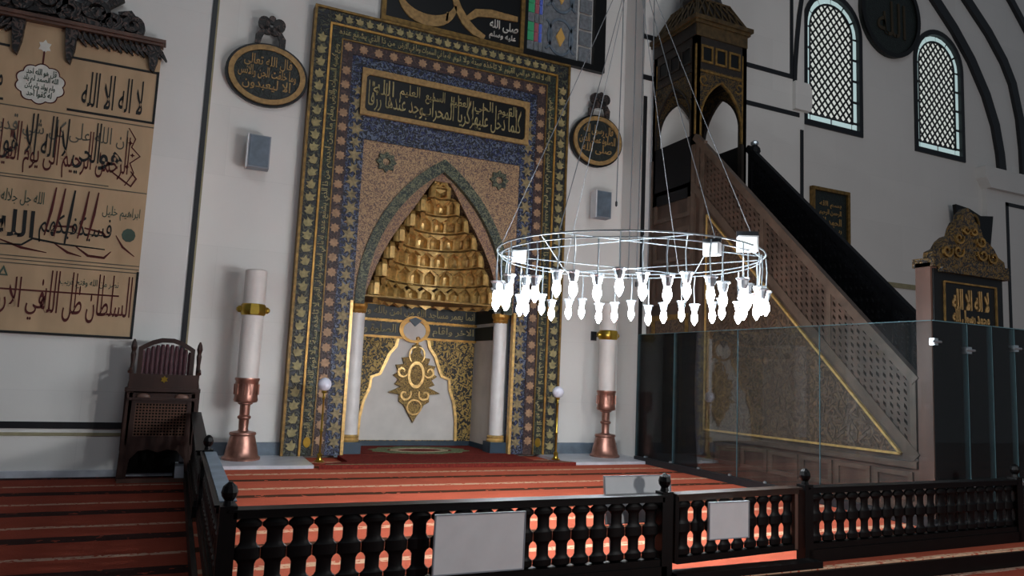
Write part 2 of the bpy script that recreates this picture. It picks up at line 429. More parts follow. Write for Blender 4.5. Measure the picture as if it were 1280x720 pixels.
trim(B().box(12.33, 12.42, -0.02, 0.0, 0.2, 7.42), 'black_trim', 'black vertical line on the right corner of the middle pier')
trim(B().plate([(12.1, 7.85), (12.56, 7.85), (12.60, 8.0), (12.60, 8.35), (12.52, 8.5), (12.1, 8.5)], (), -0.10, 0.02), 'plaster', 'projecting white impost block at the top of the middle pier')
trim(B().box(12.47, 20.6, 0.66, 0.70, 4.24, 4.36), 'tan_trim', 'grey string course on the wall below the framed picture')
def arch_line(pts, w, mat, label, d=0.10):
    b = B(); ribbon(b, pts, w, w, 0.70 - d, 0.70); return trim(b, mat, label)
arch_line([(17.2, 12.95), (17.9, 12.34), (18.7, 11.65), (19.4, 10.9), (20.0, 10.02), (20.37, 9.2), (20.55, 8.4), (20.60, 7.9)], 0.30, 'black_trim', 'inner dark rib of the great arch at the right')
arch_line([(18.3, 13.5), (19.25, 12.68), (20.2, 11.9), (20.85, 11.2), (21.22, 10.6), (21.5, 9.6), (21.6, 8.7), (21.62, 7.9)], 0.28, 'black_trim', 'outer dark rib of the great arch at the right')
arch_line([(20.5, 13.9), (21.3, 13.15), (22.2, 12.2), (22.8, 11.0)], 0.20, 'black_trim', 'outermost dark rib of the arches at the right corner')
trim(B().plate([(19.75, 7.28), (26, 7.28), (26, 7.86), (19.55, 7.86), (19.55, 7.55)], (), 0.42, 0.70), 'plaster', 'white impost ledge under the great arch at the right')
trim(B().box(19.75, 26, 0.55, 0.70, 0.0, 7.28), 'plaster', 'plain white pier under the right arch impost')
trim(B().box(20.55, 20.66, 0.53, 0.55, 0.0, 7.0), 'black_trim', 'black vertical line on the right pier behind the pulpit gate')
trim(B().box(20.55, 26, 0.53, 0.55, 6.9, 7.0), 'black_trim', 'black horizontal line under the right arch impost')
trim(B().box(12.47, 26, 0.10, 0.70, 0.0, 0.42), 'slate', 'grey stone ledge at the foot of the right wall')

# ------------------------------------------------------------------ the two lattice windows
def lattice_window(idx, cx, hw, z0, zt, label):
    r = empty('window_%d' % idx, (cx, 0.75, z0)); struct(r, label, 'window')
    inn = roundtop(0, hw - 0.10, 0.08, zt - z0 - 0.10)
    B().plate(roundtop(0, hw + 0.02, -0.06, zt - z0 + 0.04), [inn], -0.09, 0.16).build('frame', 'black_trim', r)
    core = roundtop(0, hw - 0.27, 0.29, zt - z0 - 0.29)
    B().plate(core, (), 0.02, 0.04).build('pane', 'daylight_pane', r)
    # rim of pale panes, one by one
    o_ = roundtop(0, hw - 0.10, 0.08, zt - z0 - 0.10, 6); i_ = roundtop(0, hw - 0.26, 0.27, zt - z0 - 0.27, 6)
    zt2 = zt - z0 - hw
    quads = []
    for k in range(2, len(o_) - 1, 2):
        if k + 2 < len(o_): quads.append([o_[k], o_[k + 1], o_[k + 2], i_[k + 2], i_[k + 1], i_[k]])
    for sx in (-1, 1):
        for k in range(4):
            a, c = 0.29 + (zt2 - 0.29) * k / 4, 0.29 + (zt2 - 0.29) * (k + 1) / 4
            quads.append([(sx * (hw - 0.10), a), (sx * (hw - 0.26), a), (sx * (hw - 0.26), c), (sx * (hw - 0.10), c)])
    e = hw - 0.26
    for k in range(2): quads.append([(-e + e * k, 0.08), (e * k, 0.08), (e * k, 0.27), (-e + e * k, 0.27)])
    for sx in (-1, 1): quads.append([(sx * e, 0.08), (sx * (e + 0.16), 0.08), (sx * (e + 0.16), 0.27), (sx * e, 0.27)])
    for q in quads:
        mx = sum(p[0] for p in q) / len(q); mz = sum(p[1] for p in q) / len(q)
        B().plate([(mx + (p[0] - mx) * 0.90, mz + (p[1] - mz) * 0.86) for p in q], (), 0.0, 0.02).build('rim_pane', 'daylight_edge', r)
    # lattice of crossing bars
    lb = B(); s = 0.235; H_ = zt - z0
    def inside(x, z):
        h2 = hw - 0.26
        if abs(x) > h2 or z < 0.27: return False
        zs = H_ - 0.27 - h2
        return z < zs or x * x + (z - zs) ** 2 < h2 * h2
    for d in (-1, 1):
        k = -30
        while k < 40:
            seg = []; c0 = k * s
            for t in range(0, 140):
                x = -hw + t * hw * 2 / 139; z = c0 + d * x * 1.15
                if inside(x, z): seg.append((x, z))
            if len(seg) > 3: ribbon(lb, [seg[0], seg[-1]], 0.042, 0.042, 0.0, 0.019)
            k += 1
    bar = roundtop(0, hw - 0.235, 0.245, H_ - 0.245); lb.plate(bar, [roundtop(0, hw - 0.28, 0.29, H_ - 0.29)], -0.01, 0.019)
    lb.build('lattice', 'dark_metal', r)
    return r
lattice_window(1, *W1, 'arched lattice window nearer to the pulpit kiosk')
lattice_window(2, *W2, 'arched lattice window further right beyond the dark roundel')

# ------------------------------------------------------------------ stained window and calligraphy frame above the niche
w3 = empty('window_3', (5.66, 0.66, 7.92)); struct(w3, 'stained glass window above the right of the niche', 'window')
B().plate(rect(0, 1.86, 0.0, 3.4), [rect(0.07, 1.60, 0.12, 3.3)], -0.08, 0.03).build('frame', 'frame_black', w3)
for (x0, x1, mt) in ((0.08, 0.24, 'stain_green'), (0.25, 0.34, 'stain_red'), (0.35, 0.42, 'stain_blue')):
    for k in range(16):
        B().box(x0, x1 - 0.01, -0.02, 0.0, 0.15 + k * 0.195, 0.15 + k * 0.195 + 0.18).build('pane', mt if k % 3 else 'stain_grey', w3)
B().box(0.44, 1.22, -0.01, 0.0, 0.12, 3.3).build('panel', 'stain_grey', w3)
b = B()
for zc in (0.55, 1.45, 2.35):
    b.plate(ellipse(0.83, zc, 0.30, 0.40, 20), [ellipse(0.83, zc, 0.25, 0.35, 20)], -0.04, -0.012)
    for sx in (-1, 1): ribbon(b, arcpts(0.83 + sx * 0.33, zc, 0.12, 0.3, 90, 270 if sx > 0 else -90, 10), 0.03, 0.05, -0.04, -0.012)
b.build('tracery', 'slate', w3)
for zc in (0.55, 1.45, 2.35):
    B().plate([(0.83, zc - 0.2), (0.93, zc), (0.83, zc + 0.2), (0.73, zc)], (), -0.045, -0.012).build('diamond_pane', 'stain_amber', w3)
for k in range(9): B().box(1.27, 1.55, -0.02, 0.0, 0.16 + k * 0.35, 0.46 + k * 0.35).build('side_pane', 'stain_grey', w3)

cf = empty('gilt_calligraphy', (2.86, 0.64, 7.96))
tag(cf, 'black panel with huge gold script strokes above the niche', 'calligraphy')
B().box(0, 2.78, 0.0, 0.05, 0.0, 2.6).build('panel', 'frame_black', cf)
B().plate(rect(-0.04, 2.80, -0.04, 2.7), [rect(0.04, 2.72, 0.05, 2.62)], -0.06, 0.05).build('frame', 'gilt_dull', cf)
b = B()
ribbon(b, arcpts(0.82, 0.62, 0.55, 0.45, 185, 355, 16), 0.05, 0.22, -0.03, 0.0)
ribbon(b, [(1.30, 0.85), (1.42, 0.55), (1.58, 0.32), (1.78, 0.17), (1.98, 0.10)], 0.10, 0.17, -0.03, 0.0)
ribbon(b, [(1.62, 0.40), (1.80, 0.56), (2.1, 0.62), (2.66, 0.64)], 0.10, 0.16, -0.03, 0.0)
ribbon(b, [(1.2, 0.24), (1.22, 0.42)], 0.04, 0.05, -0.03, 0.0)
letters(b, 'محمد', 0.3, 2.4, 0.95, 2.3, -0.03, 0.0, tall=1.5)
b.build('large_lettering', 'gold_paint', cf)
b = B(); letters(b, 'صلى الله', 2.08, 2.68, 0.30, 0.52, -0.03, 0.0); b.build('small_lettering', 'ink_white', cf); b = B(); letters(b, 'عليه وسلم', 2.08, 2.64, 0.12, 0.28, -0.03, 0.0)
b.build('small_lettering', 'ink_white', cf)

# ================================================================== THE PRAYER NICHE (front plane y = 0.5, back y = 1.9)
MY = 0.5
mih = empty('mihrab', (XC, MY, LZ)); tag(mih, 'tall gilded prayer niche with patterned bands and gold stalactite vault', 'prayer niche')
def mz(z): return z - LZ
def uband(hw0, hw1, zt0, zt1, d0, d1, name, mat, zb=LZ):
    """upside-down U between half widths hw0 > hw1"""
    pts = [(-hw0, mz(zb)), (-hw1, mz(zb)), (-hw1, mz(zt1)), (hw1, mz(zt1)), (hw1, mz(zb)), (hw0, mz(zb)), (hw0, mz(zt0)), (-hw0, mz(zt0))]
    return B().plate(pts, (), d0, d1).build(name, mat, mih)
o_band = uband(2.48, 2.23, 7.82, 7.60, 0.0, 0.20, 'outer_band', 'mih_outer')
uband(2.51, 2.47, 7.86, 7.82, -0.03, 0.2, 'outer_moulding', 'gilt_dull')
uband(2.235, 2.20, 7.60, 7.565, -0.025, 0.2, 'gold_strip', 'gilt')
s_band = uband(2.20, 2.01, 7.565, 7.35, 0.0, 0.2, 'inscription_band', 'mih_script')
uband(2.02, 2.00, 7.355, 7.335, -0.015, 0.2, 'thin_strip', 'gilt_dull')
t_band = uband(2.00, 1.81, 7.335, 7.12, 0.01, 0.2, 'star_band', 'mih_star')
bl = uband(1.81, 1.51, 7.12, 6.92, 0.03, 0.2, 'blue_band', 'mih_blue')
for sx in (-1, 1):
    B().box(sx * 1.53 - 0.025, sx * 1.53 + 0.025, -0.01, 0.1, mz(LZ), mz(2.8)).build('gold_edge', 'gilt_bright', mih)
B().box(-1.81, 1.81, 0.02, 0.2, mz(5.64), mz(6.92)).build('upper_panel', 'mih_blue', mih)
# motifs on the bands
leaf = B(); leaf.plate([(0, -0.085), (0.06, -0.05), (0.085, 0.01), (0.04, 0.015), (0.055, 0.075), (0.0, 0.05), (-0.06, 0.085), (-0.045, 0.02), (-0.085, 0.0), (-0.05, -0.045)], (), -0.016, 0.002)
leaf0 = leaf.build('leaf_motif', 'gold_cream', o_band)
def star(n, r0, r1): return [((r0 if i % 2 == 0 else r1) * math.cos(PI * i / n + PI / 2), (r0 if i % 2 == 0 else r1) * math.sin(PI * i / n + PI / 2)) for i in range(2 * n)]
star0 = B().plate(star(8, 0.085, 0.06), (), 0.0, 0.012).build('star_motif', 'star_gold', t_band)
ros0 = B().plate(star(6, 0.135, 0.06), (), 0.012, 0.032).build('rosette', 'ros_gold', bl)
first = {'l': True, 's': True, 'r': True}
def put(src, key, par, x, z, sc=1.0, rot=0.0, mirror=1):
    if first[key]: first[key] = False; o = src
    else: o = copy_part(src, par)
    o.location = (x, 0, z); o.rotation_euler = (0, rot, 0); o.scale = (sc * mirror, 1, sc)
nl = 33
for k in range(nl):
    for sx in (-1, 1): put(leaf0, 'l', o_band, sx * 2.355, mz(0.36) + k * 7.15 / nl, 1.0, (0.5 if k % 2 else -0.5), sx)
for k in range(24): put(leaf0, 'l', o_band, -2.1 + k * 4.2 / 23, mz(7.71), 0.85, (0.5 if k % 2 else -0.5))
ns = 26
for k in range(ns):
    for sx in (-1, 1): put(star0, 's', t_band, sx * 1.905, mz(0.45) + k * 6.6 / ns, 1.0)
for k in range(15): put(star0, 's', t_band, -1.9 + k * 3.8 / 14, mz(7.225), 1.0)
nr = 27
for k in range(nr):
    for sx in (-1, 1): put(ros0, 'r', bl, sx * 1.66, mz(0.42) + k * 6.3 / nr, 1.05 if k % 2 else 0.85, 0.3 * (k % 3))
# script running round the inscription band
SC = ['الله لا اله الا هو الحي القيوم', 'لا تاخذه سنة ولا نوم', 'له ما في السموات وما في الارض', 'من ذا الذي يشفع عنده', 'يعلم ما بين ايديهم', 'وسع كرسيه السموات والارض']
b = B()
for k in range(4):
    b = B(); letters(b, SC[k], -2.1 + (3 - k) * 1.05 + 0.03, -2.1 + (4 - k) * 1.05 - 0.03, mz(7.375), mz(7.545), -0.012, 0.0, tall=1.6, weight=0.012)
    b.build('lettering', 'gold_cream', s_band)
b = B()
for k in range(6):
    z0 = 0.5 + k * 1.13
    letters(b, SC[k], z0, z0 + 1.08, 2.03, 2.18, -0.012, 0.0, to=lambda u, v, d: (-v, d, mz(u)), tall=1.6, weight=0.015)
    b.build('lettering', 'gold_cream', s_band); b = B()
b = B()
for k in range(6):
    z0 = 0.5 + k * 1.13
    letters(b, SC[5 - k], z0, z0 + 1.08, 2.03, 2.18, -0.012, 0.0, to=lambda u, v, d: (v, d, mz(8.0 - u - 0.4)), tall=1.6, weight=0.015)
    b.build('lettering', 'gold_cream', s_band); b = B()
for sx in (-1, 1): B().plate(ellipse(sx * 2.105, mz(0.42), 0.06, 0.085, 14), (), -0.015, 0.0).build('drop_motif', 'brass', s_band)
# inscription panel
ip = B().box(-1.60, 1.60, -0.02, 0.05, mz(6.07), mz(6.88)).build('inscription_panel', 'frame_black', mih)
B().plate(rect(-1.63, 1.63, mz(6.05), mz(6.90)), [[(-1.50, mz(6.13)), (1.50, mz(6.13)), (1.55, mz(6.18)), (1.55, mz(6.74)), (1.50, mz(6.79)), (-1.50, mz(6.79)), (-1.55, mz(6.74)), (-1.55, mz(6.18))]], -0.05, 0.0).build('gold_frame', 'gold_paint', ip)
b = B()
PV = ['كلما دخل عليها', 'زكريا المحراب', 'وجد عندها رزقا']
for k, s_ in enumerate(PV): b = B(); letters(b, s_, 0.46 - k * 0.98, 1.46 - k * 0.98, mz(6.16), mz(6.70), -0.04, -0.02, tall=2.6, weight=0.0); b.build('lettering', 'gold_cream', ip)
for k, s_ in enumerate(('الله', 'العليم', 'السميع', 'العظيم', 'الحي', 'القيوم')): b = B(); letters(b, s_, -1.42 + k * 0.48, -1.05 + k * 0.48, mz(6.47), mz(6.75), -0.04, -0.02, tall=1.8); b.build('lettering', 'gold_cream', ip)
# spandrel field with the pointed arch
arch_out = pointed(0, 1.48, mz(2.85), mz(5.52)); arch_in = pointed(0, 1.31, mz(2.85), mz(5.28))
fo = [(-1.51, mz(2.78)), (-1.47, mz(2.78))] + list(reversed(arch_out[0:])) + [(1.47, mz(2.78)), (1.51, mz(2.78)), (1.51, mz(5.65)), (-1.51, mz(5.65))]
fld = B().plate(fo, (), 0.05, 0.12).build('spandrel', 'mih_field', mih)
B().plate([(1.31, mz(2.76)), (1.48, mz(2.76))] + arch_out + [(-1.48, mz(2.76)), (-1.31, mz(2.76))] + list(reversed(arch_in)), (), 0.02, 0.16).build('arch_band', 'mih_arch', mih)
for sx in (-1, 1):
    ro = B(); ro.plate(star(8, 0.19, 0.14), [ellipse(0, 0, 0.075, 0.075, 12)], 0.015, 0.05); ro.lathe([(0.0, 0), (0.05, 0.01), (0.03, 0.04)], n=10)
    B().plate([(sx * 1.09 + p[0], mz(5.29) + p[1]) for p in star(8, 0.19, 0.14)], [[(sx * 1.09 + p[0], mz(5.29) + p[1]) for p in ellipse(0, 0, 0.07, 0.07, 12)]], 0.0, 0.06).build('boss', 'mih_arch', fld)
# niche shell: sides, back, columns
nw = B()
nw.box(-1.34, -1.30, 0.46, 1.44, mz(LZ), mz(2.95)); nw.box(1.30, 1.34, 0.46, 1.44, mz(LZ), mz(2.95)); nw.box(-1.34, 1.34, 1.40, 1.44, mz(LZ), mz(2.95))
for sx in (-1, 1): nw.box(min(sx * 1.30, sx * 1.55), max(sx * 1.30, sx * 1.55), 0.42, 0.46, mz(LZ), mz(2.95))
nwo = nw.build('niche_wall', 'niche_white', mih)
b = B().box(-1.30, 1.30, 1.375, 1.40, mz(LZ), mz(LZ) + 0.11); b.box(1.275, 1.30, 0.46, 1.40, mz(LZ), mz(LZ) + 0.11); b.box(-1.30, -1.275, 0.46, 1.40, mz(LZ), mz(LZ) + 0.11)
b.build('skirting', 'niche_base', nwo)
lob = [(0.97, 0.31), (0.955, 0.75), (0.90, 1.05), (0.80, 1.30), (0.78, 1.50), (0.62, 1.56), (0.54, 1.75), (0.46, 1.95), (0.34, 2.10), (0.30, 2.30), (0.22, 2.44), (0.10, 2.52), (0.0, 2.56)]
lobe = [(x, mz(z)) for x, z in lob] + [(-x, mz(z)) for x, z in reversed(lob[:-1])]
def grow(ps, k): return [(p[0] + (k if p[0] > 0.01 else -k if p[0] < -0.01 else 0), p[1] + (k if p[1] > mz(1.0) else 0)) for p in ps]
sur = [(-1.28, mz(0.31)), (1.28, mz(0.31)), (1.28, mz(2.64)), (-1.28, mz(2.64))]
hole = [(x, z) for x, z in lobe]; hole[0] = (0.97, mz(0.32)); hole[-1] = (-0.97, mz(0.32))
B().plate(sur, [hole], 1.35, 1.40).build('gilded_surround', 'niche_gilt', nwo)
edge = B()
ribbon(edge, list(lobe), 0.05, 0.06, 1.33, 1.36); edge.build('gold_edging', 'gilt_bright', nwo)
for z0, z1, ts in ((2.62, 2.88, ('انما يعمر مساجد الله', 'من امن بالله واليوم')), (2.29, 2.55, ('الاخر واقام', 'الصلوة واتى'))):
    b = B().box(-1.30, 1.30, 1.325, 1.40, mz(z0), mz(z1)); b.box(1.27, 1.30, 0.46, 1.40, mz(z0), mz(z1)); b.box(-1.30, -1.27, 0.46, 1.40, mz(z0), mz(z1))
    bo = b.build('script_band', 'script_ground', nwo)
for z0, z1, ts in ((2.62, 2.88, ('انما يعمر مساجد الله', 'من امن بالله واليوم')), (2.29, 2.55, ('الاخر واقام', 'الصلوة واتى'))):
    b = B(); c_ = 0.0 if z0 > 2.5 else 0.34
    letters(b, ts[0], c_ + 0.03, 1.24, mz(z0 + 0.03), mz(z1 - 0.03), 1.31, 1.325, tall=1.5, weight=0.012)
    b.build('lettering', 'gold_cream', nwo); b = B()
    letters(b, ts[1], -1.24, -c_ - 0.03, mz(z0 + 0.03), mz(z1 - 0.03), 1.31, 1.325, tall=1.5, weight=0.012)
    b.build('lettering', 'gold_cream', nwo)
for z in (2.585, 2.27, 2.90):
    B().box(-1.30, 1.30, 1.31, 1.36, mz(z) - 0.022, mz(z) + 0.022).build('gold_strip', 'gilt', nwo)
# crowning gold arch over the white field
B().plate([(p[0], p[1]) for p in ellipse(0, mz(2.44), 0.31, 0.26, 24)], [ellipse(0, mz(2.42), 0.23, 0.19, 20)], 1.29, 1.33).build('gold_crown', 'gilt', nwo)
B().plate(ellipse(0, mz(2.40), 0.235, 0.20, 20), (), 1.30, 1.33).build('crown_field', 'niche_white', nwo)
B().plate([(0, mz(2.50)), (0.13, mz(2.62)), (0, mz(2.68)), (-0.13, mz(2.62))], (), 1.27, 1.30).build('crown_diamond', 'niche_base', nwo)
# hanging gold pendant ornament
pn = empty('wall_ornament', (XC + 0.08, MY + 1.34, 1.55)); tag(pn, 'gold carved pendant ornament on the white niche back wall', 'ornament')
b = B(); half = [(0.0, 0.62), (0.09, 0.58), (0.07, 0.45), (0.14, 0.36), (0.28, 0.34), (0.24, 0.22), (0.40, 0.20), (0.34, 0.06), (0.44, 0.0), (0.33, -0.08), (0.40, -0.17), (0.28, -0.22), (0.52, -0.33), (0.30, -0.36), (0.30, -0.50), (0.20, -0.56), (0.12, -0.70), (0.05, -0.80), (0.0, -0.90)]
out = half + [(-x, z) for x, z in reversed(half[1:-1])]
b.plate(out, (), -0.02, 0.05); b.build('backplate', 'pendant_gilt', pn)
b = B(); b.plate(ellipse(0, 0.02, 0.17, 0.26, 20), [ellipse(0, 0.02, 0.12, 0.20, 20)], -0.06, -0.02)
for sx in (-1, 1):
    ribbon(b, [(sx * p[0], p[1]) for p in spiral(0.27, 0.08, 0.12, 0.03, 200, 560, 14)], 0.02, 0.04, -0.05, -0.02)
    ribbon(b, [(sx * p[0], p[1]) for p in spiral(0.20, -0.36, 0.13, 0.03, 150, 500, 14)], 0.02, 0.04, -0.05, -0.02)
    ribbon(b, [(sx * p[0], p[1]) for p in arcpts(0.05, 0.4, 0.1, 0.15, 100, -60, 8)], 0.02, 0.03, -0.05, -0.02)
ribbon(b, arcpts(0, -0.6, 0.14, 0.14, 0, 360, 16), 0.02, 0.03, -0.05, -0.02)
b.build('relief_scrolls', 'gilt_bright', pn)
b = B().tube([(0, 0.0, 0.6), (0, 0.0, 0.86)], 0.03); b.lathe([(0.02, 0.66), (0.06, 0.70), (0.06, 0.74), (0.02, 0.78)], n=10); b.build('hanger', 'gilt', pn)
# columns
for sx in (-1, 1):
    c = B().lathe([(0.135, mz(0.52)), (0.135, mz(1.2)), (0.13, mz(2.62))], (sx * 1.36, 0.27, 0), 20).build('column', 'column_white', mih, smooth=True)
    B().lathe([(0.16, mz(0.41)), (0.17, mz(0.44)), (0.15, mz(0.47)), (0.165, mz(0.50)), (0.14, mz(0.53))], (sx * 1.36, 0.27, 0), 20).build('column_base', 'gilt_bright', c, smooth=True)
    B().lathe([(0.13, mz(2.60)), (0.15, mz(2.64)), (0.14, mz(2.67)), (0.17, mz(2.72)), (0.17, mz(2.78))], (sx * 1.36, 0.27, 0), 12).build('capital', 'gilt', c)
    B().box(sx * 1.36 - 0.17, sx * 1.36 + 0.17, 0.09, 0.45, mz(LZ), mz(0.41)).build('plinth', 'niche_base', c)
B().box(-1.5, 1.5, 0.12, 1.42, mz(2.90), mz(2.93)).build('vault_shelf', 'gilt_dull', mih)
# stalactite vault: tiers of small gold cells stepping forward as they rise
vs0 = B(); vv = []; ff = []; NS = 24
tiers = [(2.93, 1.15), (3.27, 1.03), (3.60, 0.91), (3.92, 0.75), (4.22, 0.57), (4.52, 0.38), (4.80, 0.18)]
skin = [(2.93, 1.36), (3.3, 1.33), (3.7, 1.24), (4.1, 1.08), (4.5, 0.86), (4.9, 0.56), (5.2, 0.22), (5.3, 0.03)]
for z, a in skin:
    for i in range(NS + 1):
        t = PI * i / NS; vv.append((a * math.cos(t), 0.14 + a * 0.95 * math.sin(t), mz(z)))
for j in range(len(skin) - 1):
    for i in range(NS): ff.append((j * (NS + 1) + i, j * (NS + 1) + i + 1, (j + 1) * (NS + 1) + i + 1, (j + 1) * (NS + 1) + i))
mq = B().add(vv, ff).build('stalactite_vault', 'vault_skin', mih, smooth=True)
tp = [(1.28, 2.93), (1.17, 3.3), (1.04, 3.65), (0.88, 3.97), (0.70, 4.27), (0.50, 4.57), (0.30, 4.9), (0.16, 5.12)]
B().plate([(1.33, mz(2.90))] + [(x * 1.02, z) for x, z in pointed(0, 1.31, mz(2.92), mz(5.32))] + [(-1.33, mz(2.90)), (-1.28, mz(2.93))] + [(-x, mz(z)) for x, z in tp[1:]] + [(x, mz(z)) for x, z in reversed(tp)], (), 0.13, 0.17).build('tympanum', 'vault_skin', mih)
cb = B(); w_, h_ = 0.125, 0.31
fr = [(-w_, 0), (w_, 0), (w_, 0.20), (0.0, h_), (-w_, 0.20)]
ho = [(-w_ * 0.70, 0.015), (w_ * 0.70, 0.015), (w_ * 0.70, 0.17), (0, h_ * 0.84), (-w_ * 0.70, 0.17)]
cb.plate(fr, [ho], -0.10, -0.03)
# concave shell behind the pointed frame
rows = [(0.0, 1.0), (0.10, 1.0), (0.18, 0.85), (0.245, 0.4)]; k0 = []
for z, s_ in rows:
    for i in range(7):
        t = PI * i / 6; k0.append((w_ * 0.72 * s_ * math.cos(t), -0.035 + 0.10 * s_ * math.sin(t), z))
cb.add(k0, [(j * 7 + i, j * 7 + i + 1, (j + 1) * 7 + i + 1, (j + 1) * 7 + i) for j in range(3) for i in range(6)])
cb.plate([(-w_, -0.035), (w_, -0.035), (0.0, -0.12)], (), -0.03, -0.09)          # drop under the frame
cell0 = cb.build('vault_cell', 'gilt_bright', mq); fc = True
for j, (z, a) in enumerate(tiers):
    n = max(2, int(round(PI * a / 0.31)))
    for i in range(n):
        t = PI * (i + 0.5) / n
        if fc: o = cell0; fc = False
        else: o = copy_part(cell0, mq)
        o.location = (a * math.cos(t), 0.16 + a * 0.93 * math.sin(t), mz(z) + 0.02)
        o.rotation_euler = (0, 0, t - PI / 2); o.scale = (1.15 if a > 0.3 else 1.0, 1.2, 1.05)
o = copy_part(cell0, mq, (0, 0.16 + 0.12, mz(5.02)), (0, 0, 0), (1.0, 1, 0.9))
for j, (z, a) in enumerate(tiers):
    v = []; f = []
    for i in range(19):
        t = PI * i / 18
        for rr, zz in ((a + 0.02, 0), (a - 0.06, 0), (a - 0.06, 0.02), (a + 0.16, 0.02)): v.append((rr * math.cos(t), 0.16 + rr * 0.93 * math.sin(t), mz(z) + zz - 0.015))
    for i in range(18):
        for q in range(3): f.append((i * 4 + q, i * 4 + q + 1, (i + 1) * 4 + q + 1, (i + 1) * 4 + q))
    B().add(v, f).build('vault_tier', 'gilt_dull', mq)
# rugs before and inside the niche
rg = empty('imam_rug', (XC, -0.3, PZ)); tag(rg, 'dark red rug on the platform at the foot of the niche', 'rug')
up = lambda u, v, d: (u, v, d)
B().plate([(-2.1, -0.42), (2.25, -0.42), (2.1, -0.25), (1.6, -0.1), (1.6, 0.76), (-1.6, 0.76), (-1.6, -0.05), (-1.95, -0.2)], (), 0.0, 0.065, to=up).build('pile', 'rug_red', rg)
B().plate([(-2.0, -0.40), (2.15, -0.40), (2.15, -0.37), (-2.0, -0.37)], (), 0.06, 0.068, to=up).build('border', 'rug_green', rg)
nc = B().plate([(-1.5, -0.02), (1.5, -0.02), (1.5, 0.40), (1.27, 0.47), (1.27, 1.38), (-1.27, 1.38), (-1.27, 0.47), (-1.5, 0.40)], (), -0.03, 0.016, to=up).build('niche_carpet', 'rug_red', mih)
B().plate([(0.02 + 0.85 * math.cos(2 * PI * i / 24) * (1 + 0.12 * (i % 2)), 0.62 + 0.52 * math.sin(2 * PI * i / 24) * (1 + 0.12 * (i % 2))) for i in range(24)], [ellipse(0.02, 0.62, 0.62, 0.36, 16)], 0.012, 0.022, to=up).build('medallion', 'rug_green', nc)
B().plate([(0.02 + 0.56 * math.cos(2 * PI * i / 12), 0.62 + 0.32 * math.sin(2 * PI * i / 12)) for i in range(12)], [ellipse(0.02, 0.62, 0.42, 0.22, 12)], 0.012, 0.021, to=up).build('medallion_heart', 'rug_cream', nc)

# ================================================================== THE PULPIT (runs out from the wall along -y; left face x = 8.3)
MX0, MX1, MYF = 8.30, 9.60, -5.72
mb = empty('minbar', (MX0, 0, PZ)); tag(mb, 'carved dark wooden pulpit with stair, pierced parapets and canopied kiosk', 'pulpit')
def ml(x, y, z): return (x - MX0, y, z - PZ)
def side(x):                                    # (u = y, v = z, d = offset in x)
    return lambda u, v, d: ml(x + d, u, v)
def top(y): return 1.88 + 1.0 * (y + 5.70)      # upper edge of the parapet
def low(y): return top(y) - 1.03                # lower edge of the parapet
YK = -1.38                                      # front of the kiosk
# stair flank
fl = B(); fl.plate([(MYF, PZ), (0.0, PZ), (0.0, 5.1), (YK, 5.1), (YK, low(YK)), (MYF, low(MYF))], (), 0.03, 0.10, to=side(MX0))
flo = fl.build('flank', 'minbar_wood', mb)
fl = B(); fl.plate([(MYF, PZ), (0.0, PZ), (0.0, 5.1), (YK, 5.1), (YK, low(YK)), (MYF, low(MYF))], (), -0.10, -0.03, to=side(MX1))
fl.build('flank', 'minbar_wood', mb)
# inlaid triangle, its gilt line and strapwork
T0, T1, T2 = (-5.49, 0.91), (-1.75, 0.88), (-1.75, 4.62)
B().plate([T0, T1, T2], (), 0.005, 0.03, to=side(MX0)).build('triangle_panel', 'kundekari', flo)
b = B()
ribbon(b, [T0, T1], 0.03, 0.03, -0.012, 0.03, to=side(MX0)); ribbon(b, [T0, T2], 0.03, 0.03, -0.012, 0.03, to=side(MX0)); ribbon(b, [T1, T2], 0.03, 0.03, -0.012, 0.03, to=side(MX0))
b.build('gilt_line', 'gilt_bright', flo)
def in_tri(p): return p[1] > 0.96 and p[0] < -1.82 and p[1] - 0.91 < (p[0] + 5.49) * 1.0 - 0.10
b = B(); s_ = 0.36
for i in range(-2, 14):
    for j in range(0, 13):
        cx, cz = -5.6 + i * s_ + (s_ / 2 if j % 2 else 0), 0.95 + j * s_ * 0.87
        for k in range(8):
            a0 = PI / 4 * k + 0.2; r0, r1 = 0.07, 0.20
            p = (cx + r0 * math.cos(a0), cz + r0 * math.sin(a0)); q = (cx + r1 * math.cos(a0 + 0.5), cz + r1 * math.sin(a0 + 0.5))
            if in_tri(p) and in_tri(q): ribbon(b, [p, q], 0.022, 0.022, -0.006, 0.006, to=side(MX0))
        ring = [(cx + 0.07 * math.cos(PI / 4 * k), cz + 0.07 * math.sin(PI / 4 * k)) for k in range(9)]
        if all(in_tri(p) for p in ring): ribbon(b, ring, 0.02, 0.02, -0.006, 0.006, to=side(MX0))
sw = b.build('strapwork', 'minbar_frame', flo); sw['kind'] = 'stuff'
# rails framing the slope and base
b = B(); ribbon(b, [(MYF, low(MYF)), (YK, low(YK))], 0.07, 0.07, -0.01, 0.05, to=side(MX0)); b.build('slope_rail', 'minbar_frame', flo)
B().box(*[v for p in ((0.0 - 0.02, 0.06), (MYF, 0.0), (0.60, 0.68)) for v in p]).build('base_rail', 'minbar_frame', flo)
for k in range(9):
    y0 = -5.65 + k * 0.61
    B().plate(rect(y0, y0 + 0.55, 0.36, 0.70), [rect(y0 + 0.06, y0 + 0.49, 0.42, 0.64)], 0.0, 0.03, to=side(MX0)).build('base_panel', 'minbar_frame', flo)
